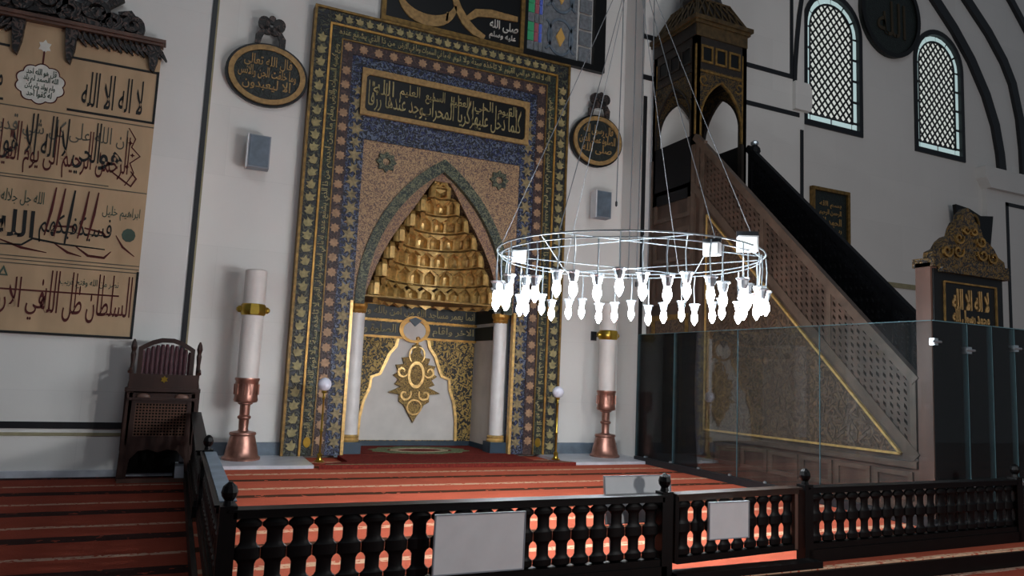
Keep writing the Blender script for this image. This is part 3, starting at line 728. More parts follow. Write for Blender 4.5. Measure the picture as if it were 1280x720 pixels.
# rear part under the kiosk: posts and a door panel
for y in (-0.06, -1.36, -1.62):
    B().box(-0.015, 0.06, y - 0.05, y + 0.05, 0.0, 6.0 - PZ).build('stile', 'minbar_frame', flo)
B().plate(rect(-1.28, -0.16, 0.95, 2.9), [rect(-1.18, -0.26, 1.05, 2.8)], 0.0, 0.03, to=side(MX0)).build('door_frame', 'gilt_dull', flo)
B().plate(rect(-1.18, -0.26, 1.05, 2.8), (), 0.015, 0.03, to=side(MX0)).build('door_leaf', 'kundekari', flo)
for z in (3.1, 3.9, 4.7): B().plate(rect(-1.28, -0.16, z, z + 0.62), [rect(-1.20, -0.24, z + 0.08, z + 0.54)], 0.0, 0.03, to=side(MX0)).build('wall_panel', 'minbar_frame', flo)
# pierced parapets
def parapet(x, d0, d1, frame_mat, net_mat):
    b = B(); t = side(x)
    for a, c in ((top, -0.05), (low, 0.05)):
        ribbon(b, [(MYF, a(MYF) + c), (YK, a(YK) + c)], 0.12, 0.12, d0 - 0.02, d1 + 0.02, to=t)
    for y in (MYF + 0.04, -4.4, -3.1, YK - 0.1):
        b.plate([(y - 0.04, low(y - 0.04)), (y + 0.04, low(y + 0.04)), (y + 0.04, top(y + 0.04)), (y - 0.04, top(y - 0.04))], (), d0 - 0.01, d1 + 0.01, to=t)
    fo = b.build('parapet_frame', frame_mat, mb)
    n = B(); s = 0.098; ny = int((YK - MYF) / s); nz = 9; hz = 0.83 / nz
    for i in range(ny):
        for j in range(nz):
            y0 = MYF + i * s; z0 = low(y0) + 0.10 + j * hz
            def q(u, v): return (y0 + u * s, z0 + v * hz + u * s)
            r = 0.23 + 0.09 * ((i + j) % 2)
            o4 = [q(0, 0), q(1, 0), q(1, 1), q(0, 1)]
            h6 = [q(0.5 + r * math.cos(PI / 4 + PI / 2 * k), 0.5 + r * 1.15 * math.sin(PI / 4 + PI / 2 * k)) for k in range(4)] if (i + j) % 2 else [q(0.5 + r * math.cos(-PI / 2 - PI / 4 + PI / 4 + PI / 2 * k), 0.5 + r * math.sin(-PI / 2 + PI / 2 * k)) for k in range(4)]
            if (i + j) % 2: h6 = [h6[2], h6[3], h6[0], h6[1]]
            V = [t(*p, d0) for p in o4] + [t(*p, d0) for p in h6] + [t(*p, d1) for p in h6] + [t(*p, d1) for p in o4]
            F = []
            for k in range(4):
                k2 = (k + 1) % 4
                F += [(k, k2, 4 + k2, 4 + k), (4 + k, 4 + k2, 8 + k2, 8 + k), (8 + k, 8 + k2, 12 + k2, 12 + k)]
            n.add(V, F)
    no = n.build('pierced_panel', net_mat, fo); no['kind'] = 'stuff'
    return fo
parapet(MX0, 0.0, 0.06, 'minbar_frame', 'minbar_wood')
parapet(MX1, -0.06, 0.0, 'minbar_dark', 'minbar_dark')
# steps
nst = 18; y_a, y_b = MYF + 0.15, YK; run = (y_b - y_a) / nst; rise = (5.05 - PZ) / nst
for k in range(nst):
    y0 = y_a + k * run; z1 = (k + 1) * rise
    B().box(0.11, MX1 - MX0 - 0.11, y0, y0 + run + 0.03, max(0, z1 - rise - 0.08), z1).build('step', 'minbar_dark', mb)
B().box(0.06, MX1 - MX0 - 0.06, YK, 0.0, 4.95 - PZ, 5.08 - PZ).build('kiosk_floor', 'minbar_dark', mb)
# kiosk on four posts
kx0, kx1, ky0, ky1 = MX0, MX1 - 0.08, YK, -0.06
ZP, ZC = 6.20, 8.50
for x in (kx0, kx1 - 0.11):
    for y in (ky0, ky1 - 0.11):
        p = B().box(*[v for q in ((x - MX0, x - MX0 + 0.11), (y, y + 0.11), (5.05 - PZ, ZC - PZ)) for v in q]).build('kiosk_post', 'kiosk_wood', mb)
        B().box(x - MX0 - 0.008, x - MX0 + 0.02, y - 0.008, y + 0.02, ZP - PZ, 7.95 - PZ).build('gilt_edge', 'gilt_dull', p)
def front(y): return lambda u, v, d: ml(u, y + d, v)
def arch_screen(u0, u1, to, name, gm):
    c = (u0 + u1) / 2; hw = (u1 - u0) / 2 - 0.12
    ar = pointed(c, hw, 6.48, 7.30, 6.2, 8)
    # cusped opening
    sp = B().plate([(u0, 6.2), (c - hw, 6.2)] + [(c - hw, 6.48)] + list(reversed(pointed(c, hw, 6.48, 7.30)))[0:0] + [p for p in reversed(pointed(c, hw, 6.48, 7.30, None, 8))] + [(c + hw, 6.2), (u1, 6.2), (u1, 7.50), (u0, 7.50)], (), 0.0, 0.06, to=to).build(name, 'gate_gilt', mb)
    e = B(); ribbon(e, [(c - hw, 6.2)] + [p for p in reversed(pointed(c, hw, 6.48, 7.30, None, 8))] + [(c + hw, 6.2)], 0.035, 0.035, -0.015, 0.02, to=to); e.build('gilt_arch_line', gm, sp)
    e = B()
    for sx in (-1, 1):
        ribbon(e, [(c + sx * p[0], p[1]) for p in spiral(hw * 0.85, 7.28, 0.12, 0.03, 220, 600, 14)], 0.02, 0.03, -0.012, 0.01, to=to)
    ribbon(e, [(u0 + 0.1, 7.45), (u1 - 0.1, 7.45)], 0.04, 0.04, -0.015, 0.01, to=to)
    e.build('spandrel_scrolls', gm, sp)
    fz = B().plate(rect(u0, u1, 7.50, 8.12), (), 0.0, 0.06, to=to).build('frieze', 'kiosk_wood', mb)
    n = 3
    for k in range(n):
        a = u0 + 0.12 + k * (u1 - u0 - 0.24) / n; w = (u1 - u0 - 0.24) / n - 0.05
        B().plate(rect(a, a + w, 7.62, 7.96), [rect(a + 0.04, a + w - 0.04, 7.66, 7.92)], -0.02, 0.0, to=to).build('frieze_panel', gm, fz)
        B().plate(rect(a + 0.04, a + w - 0.04, 7.66, 7.92), (), -0.004, 0.0, to=to).build('frieze_field', 'frame_black', fz)
    B().plate(rect(u0, u1, 8.12, 8.38), (), -0.02, 0.06, to=to).build('frieze_board', 'gilt_dark' if gm == 'gilt_dull' else gm, mb)
arch_screen(kx0, kx1, front(ky0), 'arch_screen', 'gilt_dull')
arch_screen(kx0, kx1, front(ky1 - 0.06), 'arch_screen', 'kiosk_wood')
arch_screen(ky0, ky1, side(kx0), 'arch_screen', 'kiosk_wood')
arch_screen(ky0, ky1, side(kx1 - 0.06), 'arch_screen', 'kiosk_wood')
for sd, x in ((0, kx0), (1, kx1 - 0.05)):
    B().plate(rect(ky0, ky1, 5.05, ZP), (), 0.0, 0.05, to=side(x)).build('kiosk_parapet', 'minbar_dark', mb)
B().plate(rect(kx0, kx1, 5.05, ZP), (), 0.0, 0.05, to=front(ky1 - 0.05)).build('kiosk_parapet', 'minbar_dark', mb)
b = B(); cx, cy = (kx0 + kx1) / 2 - MX0, (ky0 + ky1) / 2; hx, hy = (kx1 - kx0) / 2, (ky1 - ky0) / 2
b.box(cx - hx - 0.05, cx + hx + 0.05, cy - hy - 0.05, cy + hy + 0.05, 8.36 - PZ, 8.42 - PZ); b.box(cx - hx - 0.09, cx + hx + 0.09, cy - hy - 0.09, cy + hy + 0.09, 8.42 - PZ, 8.50 - PZ)
co = b.build('cornice', 'gilt_dark', mb)
# sloping pierced eaves, drum and spire
v = []
for (k, z) in ((1.0, 8.50), (0.62, 9.02)):
    v += [(cx - hx * k, cy - hy * k, z - PZ), (cx + hx * k, cy - hy * k, z - PZ), (cx + hx * k, cy + hy * k, z - PZ), (cx - hx * k, cy + hy * k, z - PZ)]
B().add(v, [(i, (i + 1) % 4, 4 + (i + 1) % 4, 4 + i) for i in range(4)] + [(4, 5, 6, 7)]).build('roof_slope', 'kiosk_wood', mb)
b = B()
def slope_pt(f, u, k):          # face f, u along the edge, k up the slope
    kk = 1 - 0.38 * k; z = 8.50 + 0.52 * k - PZ; e = 0.02
    return [(cx + u * hx * kk, cy - hy * kk - e, z), (cx - hx * kk - e, cy + u * hy * kk, z), (cx + u * hx * kk, cy + hy * kk + e, z), (cx + hx * kk + e, cy + u * hy * kk, z)][f]
for f in range(4):
    for i in range(7):
        u = -1 + i / 3.0
        b.tube([slope_pt(f, u, 0.0), slope_pt(f, min(1, u + 0.35), 1.0)], 0.018, 4); b.tube([slope_pt(f, u, 0.0), slope_pt(f, max(-1, u - 0.35), 1.0)], 0.018, 4)
    b.tube([slope_pt(f, -1, 1), slope_pt(f, 1, 1)], 0.025, 4); b.tube([slope_pt(f, -1, 0), slope_pt(f, -1, 1)], 0.02, 4)
b.build('roof_lattice', 'gilt_dark', mb)
B().lathe([(0.42, 8.95 - PZ), (0.44, 9.1 - PZ), (0.40, 9.2 - PZ), (0.40, 9.75 - PZ), (0.46, 9.85 - PZ)], (cx, cy, 0), 8).build('drum', 'kiosk_wood', mb)
B().lathe([(0.46, 9.85 - PZ), (0.30, 10.6 - PZ), (0.14, 11.5 - PZ), (0.02, 12.3 - PZ)], (cx, cy, 0), 8).build('spire', 'kiosk_wood', mb)
# newel where the far parapet meets the kiosk
B().lathe([(0.09, 5.1 - PZ), (0.09, 6.02 - PZ), (0.11, 6.06 - PZ), (0.10, 6.12 - PZ), (0.03, 6.2 - PZ)], (MX1 - MX0 + 0.02, YK - 0.12, 0), 10).build('newel', 'minbar_dark', mb)
B().lathe([(0.03, 6.16 - PZ), (0.075, 6.2 - PZ), (0.075, 6.24 - PZ), (0.02, 6.28 - PZ)], (MX1 - MX0 + 0.02, YK - 0.12, 0), 10).build('newel_cap', 'steel', mb)
# portal at the foot of the stair
GY = -5.94
gw0, gw1 = MX0, 9.68
for x0, x1 in ((gw0, gw0 + 0.24), (gw1 - 0.24, gw1)):
    B().box(x0 - MX0, x1 - MX0, GY, GY + 0.20, 0.0, 3.27 - PZ).build('portal_post', 'brown_post' if x0 == gw0 else 'frame_black', mb)
B().plate(rect(gw0 + 0.03, gw1 - 0.02, PZ, 3.20), [rect(gw0 + 0.52, gw1 - 0.30, PZ + 0.01, 2.36)], -0.02, 0.0, to=front(GY)).build('portal_face', 'frame_black', mb)
dl = B().plate(rect(gw0 + 0.52, gw1 - 0.30, PZ + 0.02, 2.36), (), 0.05, 0.09, to=front(GY)).build('portal_curtain', 'minbar_dark', mb)
for k in range(7): B().lathe([(0.03, 0), (0.03, 2.15)], (0.56 + k * 0.085, GY + 0.05, 0.03), 6).build('curtain_fold', 'minbar_dark', dl)
b = B(); ribbon(b, [(gw0 + 0.26, 0.9), (gw0 + 0.26, 2.40), (gw1 - 0.24, 2.40)], 0.022, 0.022, -0.035, -0.02, to=front(GY)); b.build('gilt_line', 'gilt_dull', mb)
b = B(); ribbon(b, [(gw1 - 0.20, 0.85), (gw1 - 0.20, 2.36)], 0.055, 0.055, -0.035, -0.02, to=front(GY)); b.build('gilt_line', 'brass', mb)
pp = B().plate(rect(gw0 + 0.20, gw1 - 0.16, 2.46, 3.06), [rect(gw0 + 0.22, gw1 - 0.18, 2.48, 3.04)], -0.04, -0.02, to=front(GY)).build('script_panel_frame', 'gilt_dull', mb)
b = B(); letters(b, 'لا اله الا الله', gw0 + 0.36, gw1 - 0.32, 2.72, 2.98, -0.035, -0.02, to=front(GY), tall=1.5, weight=0.02); b.build('lettering', 'gold_paint', pp); b = B()
letters(b, 'محمد رسول الله', gw0 + 0.36, gw1 - 0.32, 2.52, 2.72, -0.035, -0.02, to=front(GY), tall=1.2, weight=0.02)
b.build('lettering', 'gold_paint', pp)
b = B().box(gw0 - MX0 + 0.12, gw1 - MX0 + 0.04, GY - 0.08, GY + 0.22, 3.16 - PZ, 3.22 - PZ); b.box(gw0 - MX0, gw1 - MX0 + 0.08, GY - 0.05, GY + 0.24, 3.22 - PZ, 3.33 - PZ)
b.build('portal_cornice', 'gate_gilt', mb)
ch = [(0.72, 0.0), (0.70, 0.10), (0.58, 0.16), (0.50, 0.28), (0.40, 0.36), (0.30, 0.40), (0.26, 0.52), (0.20, 0.62), (0.13, 0.66), (0.10, 0.76), (0.0, 0.86)]
gc = (gw0 + gw1) / 2 + 0.06
cr = B().plate([(gc + x, 3.33 + z * 0.84) for x, z in ch] + [(gc - x, 3.33 + z * 0.84) for x, z in reversed(ch[:-1])], (), 0.0, 0.12, to=front(GY)).build('portal_crest', 'gate_gilt', mb)
b = B()
for sx in (-1, 1):
    for (x, z, r) in ((0.45, 0.14, 0.11), (0.24, 0.16, 0.11), (0.22, 0.36, 0.10), (0.08, 0.5, 0.07)):
        ribbon(b, [(gc + sx * p[0], 3.33 + p[1] * 0.84) for p in spiral(x, z, r, 0.02, 160, 560, 12)], 0.018, 0.03, -0.03, 0.0, to=front(GY))
b.build('crest_scrolls', 'gilt_dull', cr)

# ------------------------------------------------------------------ glass screen around the pulpit
gs = empty('glass_screen', (7.95, -6.2, PZ)); tag(gs, 'clear glass barrier panels in front of the carved pulpit', 'glass barrier')
GH = 2.37
ys = [-6.2, -4.55, -2.95, -1.35, -0.25]
for a, c in zip(ys[:-1], ys[1:]):
    g = B().box(-0.006, 0.006, a + 6.2 + 0.012, c + 6.2 - 0.012, 0.02, GH).build('side_pane', 'screen_glass', gs)
    B().box(-0.008, 0.006, c + 6.2 - 0.012, c + 6.2 - 0.006, 0.02, GH).build('pane_edge', 'glass_edge', g)
    B().box(-0.008, 0.008, a + 6.2 + 0.012, c + 6.2 - 0.012, GH - 0.006, GH + 0.003).build('pane_edge', 'glass_edge', g)
xs = [0.0, 0.62, 1.08, 1.52, 2.5]
for a, c in zip(xs[:-1], xs[1:]):
    g = B().box(a + 0.01, c - 0.01, -0.006, 0.006, 0.02, GH).build('front_pane', 'screen_glass', gs)
    B().box(c - 0.014, c - 0.006, -0.008, 0.008, 0.02, GH).build('pane_edge', 'glass_edge', g)
    B().box(a + 0.01, c - 0.01, -0.008, 0.008, GH - 0.006, GH + 0.003).build('pane_edge', 'glass_edge', g)
B().box(-0.04, 0.04, 0.0, 5.95, 0.0, 0.11).build('base_channel', 'dark_metal', gs)
B().box(-0.04, 2.5, -0.04, 0.04, 0.0, 0.07).build('base_channel', 'dark_metal', gs)
for k in range(8): B().lathe([(0.025, 0), (0.025, 0.02), (0.01, 0.03)], (0.0, 0.4 + k * 0.75, 0.11), 8).build('channel_bolt', 'steel', gs)
for x, z in ((0.02, 2.12), (0.62, 2.05), (1.52, 2.12), (1.52, 0.5), (0.62, 0.5)):
    b = B(); b.box(x - 0.035, x + 0.035, -0.03, 0.03, z - 0.04, z + 0.04); b.tube([(x - 0.08, -0.035, z), (x + 0.08, -0.035, z)], 0.014, 6); b.build('clamp', 'steel', gs)

# ================================================================== BALUSTRADES
prof = [(0.04, 0.0), (0.090, 0.020), (0.092, 0.060), (0.070, 0.072), (0.057, 0.09), (0.057, 0.16), (0.070, 0.180), (0.092, 0.192), (0.092, 0.256), (0.070, 0.270), (0.057, 0.29), (0.057, 0.355), (0.070, 0.372), (0.092, 0.385), (0.092, 0.408), (0.04, 0.445)]
BZ0 = 0.31
def newel(par, x, y, z0=0.0, h=0.96, rot=0, mat='black_wood', w=0.05):
    n = B(); n.box(x - w, x + w, y - w, y + w, z0, 0.82 + z0 * 0)
    n.lathe([(0.035, 0.82), (0.028, 0.85), (0.045, 0.875), (0.05, 0.90), (0.04, 0.935), (0.012, h)], (x, y, 0), 10)
    return n.build('newel_post', mat, par)
bal0 = None
def balustrade(name, P0, P1, n, label, z0=0.0, bottom=0.26, top_mat='black_wood', ends=(True, True), plinth=True, rise=0.0, cat='balustrade', h=0.96):
    global bal0
    P0 = Vector((*P0, 0)); P1 = Vector((*P1, 0)); L_ = (P1 - P0).length; ang = math.atan2(P1.y - P0.y, P1.x - P0.x)
    r = empty(name, P0, ang); tag(r, label, cat)
    def shear(b): return b.xf(lambda x, y, z: (x, y, z + rise * x / L_ * (1 if z > 0.7 else z / 0.8)))
    shear(B().box(0.03, L_ - 0.03, -0.05, 0.05, 0.745, 0.785)).build('handrail', top_mat, r)
    shear(B().box(0.0, L_, -0.065, 0.065, 0.785, 0.80)).build('handrail_cap', top_mat, r)
    B().box(0.03, L_ - 0.03, -0.04, 0.04, bottom, bottom + 0.05).build('bottom_rail', 'black_wood', r)
    if plinth: B().box(0.0, L_, -0.05, 0.05, z0, bottom - 0.001).build('plinth', 'black_wood', r)
    sp = (L_ - 0.1) / n
    for k in range(n):
        x = 0.05 + sp * (k + 0.5); s = 1 + rise * x / L_ / 0.44
        if bal0 is None: o = bal0 = B().lathe(prof, n=10).build('baluster', 'black_wood', r, smooth=True)
        else: o = copy_part(bal0, r)
        o.location = (x, 0, BZ0 - 0.005); o.scale = (sp / 0.185, 0.28 * sp / 0.185, s)
    if ends[0]: newel(r, 0.0, 0.0, z0, h)
    if ends[1]: newel(r, L_, 0.0, z0, h)
    return r
balustrade('balustrade', (0.37, -7.02), (3.60, -7.02), 20, 'long black turned balustrade carrying the larger white notice board', PZ, ends=(True, True))
gt = balustrade('balustrade_gate', (3.68, -7.01), (5.14, -6.88), 9, 'black balustrade gate with brown rail between two newels', PZ + 0.1, ends=(False, False), top_mat='dark_wood', plinth=False, cat='gate')
B().box(1.39, 1.43, -0.045, 0.045, 0.27, 0.80).build('gate_stile', 'brown_post', gt)
B().box(0.0, 0.04, -0.045, 0.045, 0.27, 0.80).build('gate_stile', 'black_wood', gt)
balustrade('balustrade', (5.22, -6.90), (8.33, -6.84), 19, 'black turned balustrade before the pulpit portal at the right', 0.0, ends=(True, True))
sb = balustrade('side_balustrade', (0.36, -4.05), (0.36, -6.90), 15, 'black side balustrade nearest the camera at the platform corner', PZ, ends=(True, False))
B().box(0.08, 2.75, -0.03, 0.075, 0.801, 0.808).build('pale_cap', 'slate', sb)
balustrade('side_balustrade', (0.32, -3.95), (0.32, -0.75), 17, 'black side balustrade with rising handrail beside the wooden chair', PZ, ends=(False, False), rise=0.16)

# notice boards
def board(name, x0, x1, z0, z1, y, label, tilt=0.0, mat='board_white'):
    r = empty(name, (x0, y, z0)); tag(r, label, 'notice board'); r.rotation_euler.x = tilt
    B().box(0, x1 - x0, -0.008, 0.008, 0, z1 - z0).build('sheet', mat, r)
    B().plate(rect(0, x1 - x0, 0, z1 - z0), [rect(0.008, x1 - x0 - 0.008, 0.008, z1 - z0 - 0.008)], -0.012, -0.008).build('border', 'speaker_grey', r)
    return r
board('notice_board', 1.66, 2.33, 0.34, 0.735, -7.13, 'large blank white board fixed to the long balustrade')
board('notice_board', 3.985, 4.40, 0.44, 0.735, -7.085, 'small blank white board fixed to the balustrade gate')
nb = board('notice_board', 3.16, 3.80, 0.55, 0.92, -6.86, 'blank white board standing behind the long balustrade near its newel', -0.12)
b = B().box(0.05, 0.09, 0.01, 0.03, -0.40, 0.3); b.box(0.55, 0.59, 0.01, 0.03, -0.40, 0.3); b.build('board_legs', 'speaker_grey', nb)

# ================================================================== CANDLESTICKS AND SMALL STANDS
def candlestick(x, label):
    r = empty('candlestick', (x, 0.15, LZ)); tag(r, label, 'candlestick', 'candlesticks flanking the niche')
    B().lathe([(0.28, 0.0), (0.285, 0.03), (0.25, 0.06), (0.235, 0.14), (0.20, 0.28), (0.18, 0.36), (0.20, 0.38), (0.19, 0.41), (0.08, 0.43)], n=24).build('base', 'copper', r, smooth=True)
    B().lathe([(0.085, 0.42), (0.07, 0.46), (0.075, 0.60), (0.10, 0.62), (0.10, 0.65), (0.075, 0.67), (0.075, 0.82), (0.11, 0.84), (0.11, 0.86)], n=20).build('stem', 'copper', r, smooth=True)
    cu = B().lathe([(0.10, 0.85), (0.17, 0.87), (0.18, 0.90), (0.17, 0.95), (0.175, 1.10), (0.17, 1.18), (0.185, 1.21), (0.18, 1.235), (0.15, 1.235)], n=24).build('cup', 'copper', r, smooth=True)
    for k in range(10):
        a = 2 * PI * k / 10; B().box(-0.02, 0.02, -0.012, 0.012, 0.98, 1.14).xf(lambda u, v, w: (math.cos(a) * 0.175 - math.sin(a) * u + math.cos(a) * v, math.sin(a) * 0.175 + math.cos(a) * u + math.sin(a) * v, w)).build('cup_relief', 'copper', cu)
    B().lathe([(0.155, 1.23), (0.16, 1.6), (0.165, 2.4), (0.165, 2.90), (0.14, 2.92)], n=24).build('candle', 'candle_wax', r, smooth=True)
    c = B().lathe([(0.168, 2.20), (0.185, 2.22), (0.19, 2.29), (0.185, 2.36), (0.168, 2.38)], n=20).build('collar', 'brass', r, smooth=True)
    b = B().box(-0.06, 0.06, -0.215, -0.18, 2.21, 2.37); b.lathe([(0.02, 2.24), (0.05, 2.27), (0.05, 2.31), (0.02, 2.34)], (0.20, 0, 0), 8); b.lathe([(0.02, 2.24), (0.05, 2.27), (0.05, 2.31), (0.02, 2.34)], (-0.20, 0, 0), 8); b.build('clasp', 'brass', c)
    b = B().tube([(0, 0.16, 2.29), (0, 0.545, 2.29)], 0.02, 6); b.box(-0.06, 0.06, 0.52, 0.545, 2.2, 2.38); b.build('wall_bracket', 'dark_metal', r)
    return r
candlestick(1.03, 'tall white candle in copper stand between chair and niche')
candlestick(7.52, 'tall white candle in copper stand between niche and pulpit')
def stand(x, y, label):
    r = empty('brass_stand', (x, y, LZ)); tag(r, label, 'stand', 'slim stands at the niche corners')
    B().lathe([(0.075, 0), (0.08, 0.015), (0.05, 0.03), (0.035, 0.08), (0.045, 0.11), (0.02, 0.14)], n=14).build('base', 'brass', r, smooth=True)
    B().lathe([(0.016, 0.13), (0.016, 0.45), (0.03, 0.47), (0.016, 0.50), (0.014, 0.95), (0.028, 0.98), (0.016, 1.0), (0.014, 1.06)], n=8).build('pole', 'brass', r, smooth=True)
    B().lathe([(0.03, 1.05), (0.045, 1.07), (0.03, 1.09)], n=10).build('holder', 'brass', r)
    B().lathe([(0.03, 1.085), (0.075, 1.11), (0.10, 1.16), (0.105, 1.195), (0.09, 1.24), (0.055, 1.275), (0.01, 1.29)], n=16).build('globe', 'globe_white', r, smooth=True)
    return r
stand(2.14, -0.25, 'slim brass stand with white globe at left foot of niche')
stand(6.26, -0.25, 'slim brass stand with white globe at right foot of niche')

# ================================================================== OVAL ROUNDELS, SPEAKERS, FRAMES ON THE WALLS
def roundel(x, z, a, b_, txt, label):
    r = empty('roundel', (x, 0.575, z)); tag(r, label, 'roundel', 'oval roundels beside the niche'); r.rotation_euler.x = 0.10
    B().plate(ellipse(0, 0, a, b_), (), -0.02, 0.06).build('backing', 'frame_black', r)
    B().plate(ellipse(0, 0, a * 0.93, b_ * 0.93), [ellipse(0, 0, a * 0.80, b_ * 0.78)], -0.06, -0.02).build('gold_ring', 'gold_paint', r)
    f = B().plate(ellipse(0, 0, a * 0.80, b_ * 0.78), (), -0.03, -0.02).build('field', 'roundel_field', r)
    b = B()
    for k, t in enumerate(txt):
        zz = b_ * (0.42 - 0.36 * k); wd = a * (0.58 if k != 1 else 0.70)
        b = B(); letters(b, t, -wd, wd, zz - b_ * 0.22, zz + b_ * 0.18, -0.045, -0.03, tall=1.5, weight=0.01); b.build('lettering', 'gold_paint', f)
    c = B()
    for sx in (-1, 1):
        ribbon(c, [(sx * 0.20, b_ * 0.93), (sx * 0.19, b_ + 0.10), (sx * 0.13, b_ + 0.20)], 0.08, 0.11, -0.03, 0.04)
        c.plate(ellipse(sx * 0.12, b_ + 0.33, 0.10, 0.11, 14), (), -0.04, 0.04); c.plate(ellipse(sx * 0.06, b_ + 0.22, 0.09, 0.07, 12), (), -0.04, 0.04)
    c.plate(ellipse(0, b_ + 0.40, 0.06, 0.07, 12), (), -0.045, 0.04)
    c.build('carved_bow', 'crest_wood', r)
    return r
roundel(0.97, 6.45, 0.66, 0.53, ('قال الله تعالى', 'وما خلقت الجن والانس', 'الا ليعبدون'), 'oval black and gold roundel on the wall left of the niche')
roundel(7.38, 6.44, 0.60, 0.53, ('قال رسول الله', 'الصلوة عماد الدين', 'صلى الله'), 'oval black and gold roundel on the wall right of the niche')
def speaker(x, z, label):
    r = empty('wall_speaker', (x, 0.50, z)); tag(r, label, 'loudspeaker', 'wall speakers under the roundels')
    b = B().box(-0.14, 0.20, -0.14, 0.06, -0.27, 0.27); b.build('cabinet', 'speaker_grey', r)
    B().box(-0.12, 0.18, -0.155, -0.14, -0.25, 0.25).build('grille', 'slate', r)
    B().box(-0.16, -0.142, -0.15, 0.06, -0.28, 0.28).build('side_panel', 'board_white', r)
    B().box(0.0, 0.06, 0.06, 0.20, -0.05, 0.05).build('bracket', 'dark_metal', r)
    return r
speaker(0.90, 5.08, 'grey speaker box on the wall under the left roundel')
speaker(7.44, 5.10, 'grey speaker box on the wall under the right roundel')

pf = empty('picture_frame', (13.97, 0.64, 5.74)); tag(pf, 'black framed gold calligraphy on the wall behind the pulpit stair', 'picture')
B().plate(rect(-0.62, 0.62, -0.68, 0.68), [rect(-0.54, 0.54, -0.60, 0.60)], -0.05, 0.05).build('frame', 'gilt_dull', pf)
B().box(-0.54, 0.54, 0.0, 0.04, -0.60, 0.60).build('panel', 'roundel_field', pf)
b = B()
for k, t in enumerate(('بسم الله', 'الرحمن الرحيم', 'الحمد لله', 'رب العالمين')): b = B(); letters(b, t, -0.36, 0.36, 0.20 - k * 0.2, 0.38 - k * 0.2, -0.01, 0.0, tall=1.4, weight=0.02); b.build('lettering', 'gold_paint', pf)
dk = empty('disc_plaque', (16.12, 0.60, 11.40)); tag(dk, 'large dark round plaque with gold script between the two lattice windows', 'plaque')
B().plate(ellipse(0, 0, 1.08, 1.16, 48), (), 0.0, 0.09).build('disc', 'roundel_field', dk)
B().plate(ellipse(0, 0, 1.10, 1.18, 48), [ellipse(0, 0, 0.98, 1.06, 48)], -0.05, 0.0).build('rim', 'frame_black', dk)
b = B(); letters(b, 'الله', -0.5, 0.55, -0.6, 0.35, -0.02, 0.0, tall=1.6); b.build('lettering', 'gilt_dim', dk); b = B(); letters(b, 'جل جلاله', -0.45, 0.2, 0.4, 0.75, -0.02, 0.0); b.build('lettering', 'gilt_dim', dk)
fw = empty('wall_frame', (18.98, 0.40, 6.05)); tag(fw, 'small dark framed panel on the wall above the portal crest', 'picture')
B().plate([(-0.62, -0.5), (0.62, -0.5), (0.78, 0.42), (0.25, 0.36), (-0.2, 0.50), (-0.75, 0.55)], (), 0.0, 0.1).build('board', 'frame_black', fw)
B().plate(ellipse(-0.05, 0.1, 0.22, 0.28, 16), [ellipse(-0.05, 0.1, 0.16, 0.2, 16)], -0.03, 0.0).build('gilt_wreath', 'gilt_dull', fw)

# ================================================================== CLOTH BANNER ON THE LEFT PIER
bn = empty('calligraphy_banner', (-2.06, -0.06, 1.93)); tag(bn, 'tall tan calligraphy hanging with carved dark crest on the left pier', 'wall hanging')
def bz(z): return z - 1.93
RX = 1.46
B().box(-RX, RX, -0.015, 0.02, bz(1.93), bz(6.35)).build('cloth', 'banner_cloth', bn)
def rule(pts, w, mat, name):
    b = B(); ribbon(b, pts, w, w, -0.026, -0.015); b.build(name, mat, bn)
for pts in ([(RX - 0.01, bz(1.93)), (RX - 0.01, bz(2.9))], [(-RX, bz(1.945)), (RX, bz(1.945))], [(0.34, bz(5.90)), (RX - 0.02, bz(5.90))], [(0.34, bz(5.13)), (RX, bz(5.13))], [(RX - 0.015, bz(5.13)), (RX - 0.015, bz(5.92))], [(-RX, bz(5.90)), (-0.42, bz(5.90))], [(-RX, bz(5.13)), (-0.42, bz(5.13))]):
    rule(pts, 0.032, 'ink_black', 'border_line')
for z in (5.06, 4.06, 4.10, 2.93, 2.98, 2.88): rule([(-RX, bz(z)), (RX - (0.0 if z != 4.10 else 0.5), bz(z))], 0.012, 'ink_thin', 'rule_line')
# rosette medallion
def scallop(cx, cz, a, b_, n, amp, m=60): return [(cx + (a * (1 + amp * abs(math.sin(n * PI * i / m)))) * math.cos(2 * PI * i / m), cz + (b_ * (1 + amp * abs(math.sin(n * PI * i / m)))) * math.sin(2 * PI * i / m)) for i in range(m)]
mc = bz(5.43)
md = B().plate(scallop(-0.01, mc, 0.26, 0.25, 10, 0.13), (), -0.02, -0.015).build('medallion', 'ink_white', bn)
b = B().plate(scallop(-0.01, mc, 0.275, 0.265, 10, 0.13), [scallop(-0.01, mc, 0.262, 0.252, 10, 0.13)], -0.024, -0.015)
ribbon(b, [(-0.01, mc + 0.28), (-0.01, mc + 0.48)], 0.02, 0.012, -0.024, -0.015); b.build('medallion_outline', 'ink_red', bn)
B().plate(star(6, 0.085, 0.055) and [(-0.01 + p[0], mc + 0.55 + p[1] * 1.2) for p in star(6, 0.085, 0.055)], (), -0.022, -0.015).build('medallion_finial', 'ink_white', bn)
b = B()
for k, t in enumerate(('قل هو الله احد', 'الله الصمد لم يلد', 'ولم يولد ولم يكن', 'له كفوا احد')): b = B(); letters(b, t, -0.22 + 0.03 * abs(k - 1), 0.20 - 0.03 * abs(k - 1), mc + 0.10 - k * 0.105, mc + 0.215 - k * 0.105, -0.026, -0.02, tall=1.3, weight=0.015); b.build('medallion_lettering', 'ink_green', md)
